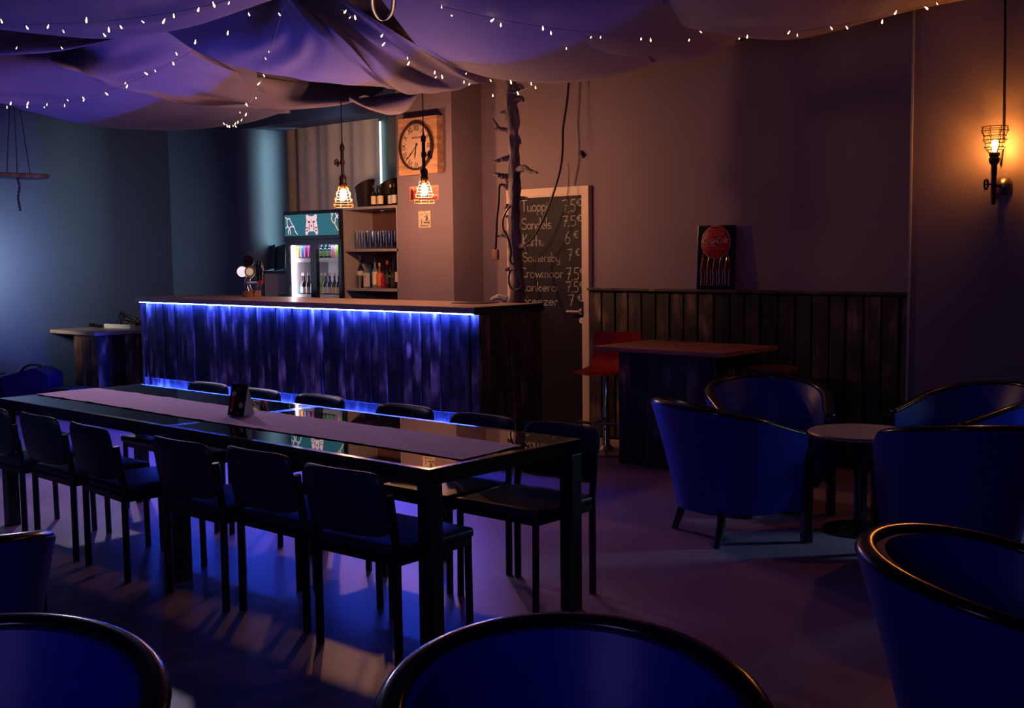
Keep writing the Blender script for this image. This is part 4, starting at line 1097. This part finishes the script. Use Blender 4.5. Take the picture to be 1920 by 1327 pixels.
for (pp, nm, lb, r) in (([(938, 345), (936, 352), (935, 380), (932, 410), (931, 435), (929, 470)], 'hanging_strap', 'dark strap with a pale tag hanging from a branch of the trunk', .009),):
    Q = cr([tp_(a, b, -.05) for a, b in pp], 24)
    t = thing(nm, lb, 'strap', Q[0]); Q = [q-Q[0] for q in Q]
    obj('strap', tubebm(Q, r, 6), m_cable, t, smooth=1)
    e = Q[-1]; obj('tag', boxbm(e.x-.03, e.x+.03, e.y-.012, e.y+.012, e.z-.07, e.z+.01, bev=.006), mat('tag_wood', (.25, .10, .07), .6), t)
ln = [(957, 386), (949, 396), (943, 412), (944, 430), (951, 442), (958, 470), (957, 490), (968, 500), (977, 512), (980, 530), (974, 541), (964, 543), (956, 536), (954, 520), (958, 506), (968, 505)]
tag(obj('trunk_cable', tubebm(cr([tp_(a, b, -.12) for a, b in ln], 90), .0075, 7), m_cable, smooth='all'), 'black cable looped around the lower part of the tree trunk', 'cable')
ln = [(1066, 158), (1062, 200), (1056, 240), (1055, 280), (1050, 320), (1035, 370), (1018, 412), (1000, 445), (983, 462), (970, 485), (976, 520), (985, 560)]
tag(obj('hanging_cable', tubebm(cr([Vector((at(1070, 60, y=7.5).x, 7.5, 3.5)), at(1070, 60, y=7.5)]+[at(a, b, y=7.5-.015*i) for i, (a, b) in enumerate(ln)], 90), .0095, 8), m_cable, smooth='all'), 'thick black cable hanging from the ceiling drapes across the chalkboard door', 'cable')
ln = [(700, -20), (698, 5), (704, 25), (714, 35), (726, 33), (736, 18), (739, -10)]
tag(obj('cable_loop', tubebm(cr([at(a, b, z=2.83) for a, b in ln], 40), .012, 8), m_cable, smooth='all'), 'loop of dark cable poking out below the drapes at the top of the picture', 'cable')
p = at(1092, 289, y=YD)
t = thing('wall_socket', 'small broken black cable outlet on the wall above the door', 'outlet', p)
obj('stub', lathebm([(0, 0), (.018, 0), (.014, .03), (0, .032)], 10, M=Matrix.Translation((-.008, 0, .012)) @ Matrix.Rotation(PI/2, 4, 'X')), m_black, t)
obj('stub', lathebm([(0, 0), (.02, 0), (.016, .04), (0, .042)], 10, M=Matrix.Translation((.01, 0, -.014)) @ Matrix.Rotation(PI/2, 4, 'X')), m_black, t)
P = [at(a, b, y=YD-.004) for a, b in ((1066, 348), (1065.6, 330), (1066.4, 318), (1065, 306))]
tag(obj('door_wire', tubebm(P, .0022, 5), m_cable), 'thin dark wire running up the wall from the door frame', 'wire')

# ------------------------------------------------------------------ pendants and sconce
def cage(bm, prof, n=8, r=.0028, c=Vector((0, 0, 0))):
    for k in range(n):
        a = 2*PI*k/n; tube(bm, [c+Vector((q*math.cos(a), q*math.sin(a), z)) for q, z in prof], r, 5)
    for q, z in prof[1:]:
        tube(bm, [c+Vector((q*math.cos(2*PI*i/24), q*math.sin(2*PI*i/24), z)) for i in range(25)], r, 5)
def pendant(px, py, side, label, ztop):
    b = at(px, py, y=6.33)
    t = thing('pendant_lamp', label, 'pendant lamp', b, math.radians(20))
    obj('bulb', lathebm([(0, -.045), (.018, -.038), (.029, -.015), (.028, .008), (.016, .035), (.012, .05), (0, .05)], 18), m_bulb, t, smooth=1)
    bm = bmesh.new(); cage(bm, [(.028, .085), (.045, .065), (.045, .04), (.062, .02), (.058, -.01), (.075, -.03), (.072, -.055), (.085, -.075), (.083, -.1)], 8)
    obj('cage', bm, mat('copper_wire', (.5, .2, .1), .35, metal=.8), t)
    obj('socket', lathebm([(0, .05), (.02, .05), (.032, .075), (.034, .1), (.027, .105), (.03, .125), (.03, .15), (.02, .165), (0, .165)], 18), m_iron, t, smooth=1)
    obj('pipe', lathebm([(.014, .16), (.014, .25), (.02, .255), (.02, .29), (.014, .295), (.014, .37), (.02, .375), (.02, .41), (.008, .43), (.004, .46), (0, .46)], 14), m_iron, t, smooth=1)
    bm = bmesh.new(); Y_ = .27; cx_ = side*.055
    tube(bm, [(0, 0, Y_), (cx_, 0, Y_)], .007, 6)
    tube(bm, [(cx_, .03*math.cos(2*PI*i/18), Y_+.03*math.sin(2*PI*i/18)) for i in range(19)], .006, 6)
    for k in range(3): a = PI*k/3; tube(bm, [(cx_, .03*math.cos(a), Y_+.03*math.sin(a)), (cx_, -.03*math.cos(a), Y_-.03*math.sin(a))], .004, 5)
    obj('valve_wheel', bm, m_iron, t)
    obj('cord', tubebm([(0, 0, .45), (0, 0, ztop-b.z)], .0045, 6), m_cable, t)
    return t
pendant(643.5, 366, -1, 'iron pipe pendant with copper cage glowing in front of the curtain', 3.5)
pendant(795.5, 356, 1, 'iron pipe pendant with copper cage glowing in front of the clock pier', 3.5)
b = at(1865, 272, y=YR-.14)
sc2 = thing('wall_sconce', 'iron pipe wall lamp with an upturned wire cage glowing on the right wall', 'wall lamp', b)
obj('bulb', lathebm([(0, -.045), (.01, -.04), (.012, -.02), (.021, .0), (.02, .018), (.008, .03), (0, .032)], 16), mat('sconce_filament', (1, .6, .3), emit=(1, .28, .035), es=850), sc2, smooth=1)
bm = bmesh.new(); cage(bm, [(.03, -.05), (.045, -.03), (.06, -.015), (.055, .01), (.07, .03), (.065, .055), (.08, .085), (.075, .11)], 8, .0024)
obj('cage', bm, m_iron, sc2)
obj('socket', lathebm([(0, -.045), (.03, -.045), (.033, -.06), (.026, -.07), (.033, -.08), (.03, -.105), (.018, -.12), (.018, -.18), (0, -.18)], 16), m_iron, sc2, smooth=1)
obj('pipe', tubebm([(0, 0, -.17), (0, 0, -.30), (0, 0, -.36)], [.015, .018, .012], 12), m_iron, sc2, smooth=1)
bm = tubebm([(0, 0, -.24), (0, .05, -.24), (0, .14, -.24)], .014, 10)
tube(bm, [(-.045, 0, -.235), (0, 0, -.235)], .007, 6)
tube(bm, [(-.045, .03*math.cos(2*PI*i/16), -.235+.03*math.sin(2*PI*i/16)) for i in range(17)], .007, 6)
obj('valve', bm, m_iron, sc2, smooth=1)
obj('wall_rose', lathebm([(0, .045), (.02, .04), (.05, .018), (.058, 0)], 24, M=Matrix.Translation((.01, .14, -.24)) @ Matrix.Rotation(PI/2, 4, 'X')), m_steel, sc2, smooth=1)
q = [at(a, c, y=YR-.012) for a, c in ((1884, -60), (1884, 60), (1883, 150), (1882, 235), (1880, 275), (1876, 310))]
tag(obj('sconce_cable', tubebm(cr(q, 30), .006, 6), m_cable, smooth='all'), 'black cable running down the right wall to the wall lamp', 'cable')

# ------------------------------------------------------------------ hanging wooden tray on the left
c0 = at(33, 330, x=-10.6)
hg = thing('hanging_tray', 'dark wooden tray hanging on cords near the left wall', 'hanging tray', c0)
obj('tray', boxbm(-.14, .14, -.3, .24, -.02, .02, bev=.008), m_plank_dark, hg)
topz = at(27, 205, x=-10.6)
for dy in (-.1, 0, .12): obj('cord', tubebm([(0, dy, .02), (0, topz.y-c0.y, 3.4-c0.z)], .005, 6), m_rope, hg)
obj('tassel', tubebm(cr([(0, 0, -.02), (.01, .01, -.1), (-.005, 0, -.2), (.005, .01, -.32)], 18), [.01+.005*(i % 2) for i in range(18)], 6), mat('tassel_grey', (.12, .12, .15), .8), hg)

# ------------------------------------------------------------------ ceiling drapes
def drape(name, label, rows, nu=70, nv=34, wr=.02, fr_=9, seed=0, tw=0):
    """rows: curves of (px, py, height) from the near edge of the cloth to its far edge"""
    R3 = [cr([at(a, b, z=c) for a, b, c in r], nu) for r in rows]
    cols = [cr([R3[k][i] for k in range(len(R3))], nv) for i in range(nu)]
    rnd = random.Random(seed); ph = [rnd.uniform(0, 6) for _ in range(6)]; fq = [rnd.uniform(.6, 1.4)*fr_ for _ in range(6)]
    bm = bmesh.new(); g = []
    for i in range(nu):
        u = i/(nu-1); row = []
        for j in range(nv):
            v = j/(nv-1); s = math.sin(PI*v)**.5 if 0 < v < 1 else 0
            q = v*3.2+tw*u
            d = sum(math.sin(fq[k]*(q+.25*math.sin(3*u+ph[k]))+ph[k])*(1 if k < 3 else .5) for k in range(6))/4
            e = math.sin(PI*u)**.3 if 0 < u < 1 else 0
            row.append(bm.verts.new(cols[i][j]+Vector((0, 0, 1.9*wr*d*s*(.5+.5*e)))))
        g.append(row)
    for i in range(nu-1):
        for j in range(nv-1): bm.faces.new((g[i][j], g[i+1][j], g[i+1][j+1], g[i][j+1]))
    o = obj(name, bm, m_fabric, smooth='all'); tag(o, label, 'drape', 'pale fabric swags under the ceiling'); return o
drape('ceiling_drape', 'pale drape across the top left corner, nearest to the viewer', [
 [(-150, -260, 3.2), (200, -300, 3.2), (560, -330, 3.2)], [(-150, -100, 2.98), (200, -120, 2.95), (540, -150, 3.02)],
 [(-150, 0, 2.86), (200, 15, 2.82), (520, -50, 2.95)], [(-150, 40, 2.86), (100, 66, 2.82), (200, 70, 2.82), (280, 63, 2.83), (360, 49, 2.86), (430, 28, 2.92), (510, 0, 3.02)],
 [(-150, 10, 3.0), (100, 30, 3.0), (200, 35, 3.0), (300, 30, 3.02), (430, 5, 3.08), (510, -20, 3.15)]], seed=1, wr=.012)
drape('ceiling_drape', 'dark narrow drape fold behind the top left drape', [
 [(-150, 55, 3.1), (100, 60, 3.1), (260, 55, 3.1)], [(-150, 118, 2.95), (0, 104, 2.95), (100, 97, 2.97), (180, 82, 3.0), (260, 62, 3.05)],
 [(-150, 60, 3.2), (100, 60, 3.2), (260, 50, 3.2)]], seed=2, nv=16, wr=.008)
drape('ceiling_drape', 'large sagging drape at the left, its lowest edge above the left wall', [
 [(-150, 60, 3.3), (100, 80, 3.3), (300, 62, 3.3), (480, 70, 3.25)], [(-150, 120, 3.1), (60, 130, 3.08), (200, 140, 3.06), (340, 140, 3.05), (480, 130, 3.08)],
 [(-150, 140, 2.96), (60, 180, 2.93), (200, 200, 2.9), (340, 205, 2.9), (500, 175, 2.94)],
 [(-150, 150, 2.92), (0, 193, 2.88), (60, 211, 2.86), (130, 227, 2.85), (210, 237, 2.85), (330, 240, 2.85), (420, 232, 2.85), (480, 222, 2.86), (560, 197, 2.9)],
 [(-150, 120, 3.1), (60, 185, 3.06), (200, 210, 3.05), (340, 215, 3.05), (450, 205, 3.06), (560, 185, 3.1)]], seed=3, wr=.022, fr_=8, tw=1.4, nv=80)
drape('ceiling_drape', 'warm-lit drape above the curtain, sweeping down from the upper left', [
 [(95, 112, 3.2), (200, 70, 3.2), (310, 58, 3.2), (380, 100, 3.15), (460, 128, 3.12), (700, 160, 3.1)],
 [(95, 112, 3.12), (200, 115, 3.08), (320, 125, 3.05), (420, 145, 3.02), (560, 165, 3.0), (712, 167, 3.02)],
 [(96, 113, 3.05), (200, 150, 2.96), (320, 180, 2.91), (430, 192, 2.88), (580, 190, 2.87), (716, 168, 2.95)],
 [(97, 114, 3.04), (180, 150, 2.96), (270, 178, 2.9), (350, 192, 2.87), (430, 199, 2.85), (520, 203, 2.84), (600, 199, 2.84), (660, 190, 2.86), (718, 168, 2.93)],
 [(97, 114, 3.15), (200, 140, 3.1), (320, 170, 3.06), (430, 180, 3.05), (580, 182, 3.05), (718, 165, 3.1)]], seed=4, wr=.022, fr_=9, tw=1.7, nv=80)
drape('ceiling_drape', 'pale fan-shaped drape spreading from the knot at the top', [
 [(512, -5, 3.2), (420, 20, 3.18), (310, 58, 3.15)], [(518, -5, 3.18), (450, 60, 3.05), (380, 102, 2.98)], [(524, -5, 3.16), (500, 70, 2.98), (460, 128, 2.9)],
 [(532, -5, 3.14), (560, 80, 2.93), (560, 149, 2.84)], [(540, -5, 3.13), (610, 80, 2.9), (650, 159, 2.8)], [(550, -5, 3.12), (650, 80, 2.88), (722, 163, 2.79)]], seed=5, wr=.012, fr_=8)
drape('ceiling_drape', 'twisted central drape running from the top to the dark pier', [
 [(536, -5, 3.12), (600, 70, 2.9), (690, 140, 2.8), (722, 164, 2.78)], [(546, -5, 3.11), (620, 70, 2.9), (720, 150, 2.8), (770, 176, 2.76)],
 [(562, -5, 3.12), (650, 70, 2.93), (740, 140, 2.83), (820, 174, 2.75)], [(585, -5, 3.13), (690, 75, 2.96), (780, 135, 2.88), (866, 166, 2.77)],
 [(612, -5, 3.14), (720, 70, 2.99), (820, 125, 2.9), (902, 155, 2.8)], [(640, -5, 3.15), (740, 60, 3.02), (840, 115, 2.93), (925, 149, 2.84)]], seed=6, wr=.022, fr_=7, tw=.6, nv=80)
drape('ceiling_drape', 'small knotted dark swag hanging by the clock', [
 [(655, 186, 2.86), (720, 178, 2.9), (790, 170, 2.86)], [(655, 186, 2.8), (715, 194, 2.74), (790, 172, 2.82)], [(656, 186, 2.78), (690, 206, 2.68), (728, 217, 2.65), (762, 208, 2.68), (790, 174, 2.78)],
 [(656, 184, 2.86), (725, 200, 2.8), (790, 170, 2.86)]], seed=7, wr=.025, fr_=5, nv=26)
drape('ceiling_drape', 'broad blue-violet drape over the tree trunk, right of the centre', [
 [(660, -120, 3.3), (900, -200, 3.25), (1260, -160, 3.25)], [(690, -40, 3.12), (900, -60, 3.02), (1250, -30, 3.05)], [(730, 20, 3.0), (930, 60, 2.84), (1225, 60, 2.9)],
 [(770, 70, 2.94), (850, 110, 2.86), (950, 128, 2.78), (1100, 130, 2.77), (1215, 105, 2.82)],
 [(790, 92, 2.92), (840, 117, 2.86), (890, 138, 2.81), (950, 151, 2.78), (1030, 157, 2.77), (1120, 150, 2.77), (1190, 132, 2.79), (1230, 118, 2.82)],
 [(790, 80, 3.05), (900, 125, 3.0), (1030, 140, 2.97), (1120, 135, 2.97), (1230, 105, 3.0)]], seed=8, wr=.012, fr_=4)
drape('ceiling_drape', 'pale drape edge dipping behind the broad violet drape', [
 [(1000, -140, 3.25), (1150, -80, 3.2), (1330, -40, 3.2)], [(1020, 20, 2.95), (1180, 20, 2.95), (1300, 20, 3.0), (1400, 60, 3.0)],
 [(1050, 85, 2.84), (1120, 100, 2.82), (1180, 112, 2.81), (1240, 118, 2.81), (1300, 114, 2.82), (1350, 96, 2.86), (1412, 70, 2.94)],
 [(1050, 70, 3.0), (1240, 90, 3.0), (1350, 76, 3.02), (1412, 60, 3.05)]], seed=9, wr=.008, fr_=4)
drape('ceiling_drape', 'grey-violet drape at the upper right, falling towards the right wall', [
 [(1150, -160, 3.25), (1400, -220, 3.25), (1900, -200, 3.3)], [(1170, -40, 3.1), (1400, -60, 3.0), (1860, -80, 3.15)],
 [(1210, 22, 3.02), (1300, 45, 2.93), (1450, 45, 2.88), (1600, 25, 2.9), (1840, -20, 3.05)],
 [(1230, 32, 3.01), (1290, 50, 2.94), (1350, 63, 2.9), (1420, 73, 2.87), (1490, 74, 2.86), (1560, 60, 2.88), (1640, 39, 2.93), (1740, 16, 3.0), (1850, -8, 3.08)],
 [(1230, 20, 3.1), (1350, 45, 3.05), (1490, 55, 3.03), (1640, 22, 3.08), (1850, -20, 3.15)]], seed=10, wr=.01, fr_=4)
# ceiling battens seen between the cloths
for i, (a, b, lb, mm) in enumerate((((690, 30), (790, 105), 'dark wooden ceiling batten seen through the gap in the drapes', m_plank_lit), ((430, 214), (543, 212), 'white batten end sticking out below the left drape over the curtain', m_white), ((1150, 8), (1290, 22), 'brown board glimpsed between the drapes at the top right', m_plank_lit))):
    z = (3.1, 2.95, 3.12)[i]; p, q = at(*a, z=z), at(*b, z=z); d = (q-p); n = Vector((-d.y, d.x, 0)).normalized()*.04
    bm = bmesh.new(); vs = [bm.verts.new(v) for v in (p-n, q-n, q+n, p+n)]+[bm.verts.new(v+Vector((0, 0, .03))) for v in (p-n, q-n, q+n, p+n)]
    for f in ((0, 1, 2, 3), (7, 6, 5, 4), (0, 4, 5, 1), (1, 5, 6, 2), (2, 6, 7, 3), (3, 7, 4, 0)): bm.faces.new([vs[k] for k in f])
    tag(obj('ceiling_batten', bm, mm), lb, 'batten')

# ------------------------------------------------------------------ fairy lights
fme = None
def string(label, wire, bulbs, z, sub=.04):
    global fme
    W_ = [at(a, b, z=(c[0] if c else z)-sub) for a, b, *c in wire]
    t = thing('fairy_light_string', label, 'string lights', W_[0]); O_ = Vector(W_[0])
    obj('wire', tubebm([p-O_ for p in cr(W_, len(W_)*10)], .0016, 4), m_wire, t)
    zs = lambda px: min(wire, key=lambda w_: abs(w_[0]-px))
    for a, b in bulbs:
        # height interpolated along the wire
        ws = sorted(wire, key=lambda w_: w_[0]); zz = None
        for p, q in zip(ws, ws[1:]):
            if p[0] <= a <= q[0]:
                k = (a-p[0])/max(1e-6, q[0]-p[0]); zp = p[2] if len(p) > 2 else z; zq = q[2] if len(q) > 2 else z; zz = zp+(zq-zp)*k
        if zz is None: w_ = zs(a); zz = w_[2] if len(w_) > 2 else z
        if fme is None:
            fme = bpy.data.meshes.new('bulb'); bm = lathebm([(0, -.013), (.0038, -.010), (.0048, -.003), (.003, .006), (.0015, .014), (0, .014)], 8); bm.to_mesh(fme); bm.free(); fme.materials.append(m_fairy)
            for p_ in fme.polygons: p_.use_smooth = True
        o = obj('bulb', fme, None, t); o.location = at(a, b, z=zz-sub-.002)-O_; o.rotation_euler = (random.uniform(-.8, .8), random.uniform(-.8, .8), 0); o.scale = [random.choice((.65, .85, 1.1))]*3
string('string of warm fairy lights along the top left drape', [(-60, 50, 2.84), (60, 45, 2.82), (160, 42, 2.82), (280, 30, 2.83), (380, 12, 2.86), (470, -12, 2.95)],
       [(3, 40), (51, 52), (90, 50), (119, 59), (162, 38), (204, 56), (227, 51), (268, 41), (307, 40), (326, 30), (372, 18), (401, 9), (429, 6), (196, 66)], 2.83, .08)
string('short fairy light string below the top left drape', [(-60, 105, 2.95), (60, 85, 2.95), (170, 70, 2.98)], [(31, 90), (116, 90)], 2.95, .06)
string('long fairy light string running down leftwards from the top knot', [(500, 0, 3.12), (400, 70, 3.0), (330, 112, 2.94), (240, 157, 2.88), (155, 184, 2.84), (80, 196, 2.83), (10, 198, 2.83), (-60, 195, 2.83)],
       [(467, 27), (427, 62), (366, 79), (331, 101), (325, 119), (291, 133), (274, 138), (235, 156), (238, 162), (200, 176), (156, 184), (157, 188), (127, 188), (121, 198), (88, 196), (83, 201), (52, 194), (51, 200), (20, 194), (13, 201)], 2.9, .06)
string('steep fairy light string falling from the knot to the beam corner', [(531, 15, 3.12), (512, 80, 3.0), (495, 140, 2.9), (470, 190, 2.83), (455, 222, 2.8), (440, 236, 2.78), (418, 232, 2.78)],
       [(524, 27), (528, 62), (504, 97), (498, 110), (495, 142), (485, 157), (480, 184), (463, 197), (461, 195), (450, 211), (461, 215), (453, 225), (446, 229), (441, 232), (437, 236), (430, 237), (426, 236), (420, 232), (442, 237)], 2.9, .05)
string('doubled fairy light string along the central twisted drape', [(640, 18, 3.05), (700, 55, 2.96), (740, 85, 2.9), (800, 122, 2.84), (880, 152, 2.77), (925, 157, 2.76), (960, 175, 2.75), (1000, 160, 2.76)],
       [(647, 22), (656, 33), (666, 33), (716, 67), (719, 83), (764, 109), (766, 119), (815, 136), (817, 145), (829, 144), (874, 138), (870, 154), (880, 158), (920, 151), (924, 179), (958, 154), (971, 175), (996, 157), (1004, 164)], 2.85, .05)
string('fairy light string across the broad violet drape', [(820, 10, 2.98), (930, 35, 2.9), (1030, 52, 2.86), (1120, 62, 2.84), (1220, 70, 2.85), (1300, 68, 2.86), (1400, 70, 2.86), (1500, 58, 2.85), (1600, 42, 2.88), (1700, 20, 2.95), (1800, -5, 3.02)],
       [(828, 13), (847, 28), (923, 38), (939, 47), (1018, 53), (1033, 62), (1108, 70), (1126, 70), (1202, 73), (1220, 75), (1292, 75), (1314, 60), (1386, 72), (1401, 69), (1479, 61), (1495, 66), (1559, 53), (1588, 52), (1654, 41), (1679, 24), (1737, 15), (1757, 7), (1062, 91)], 2.86, .05)
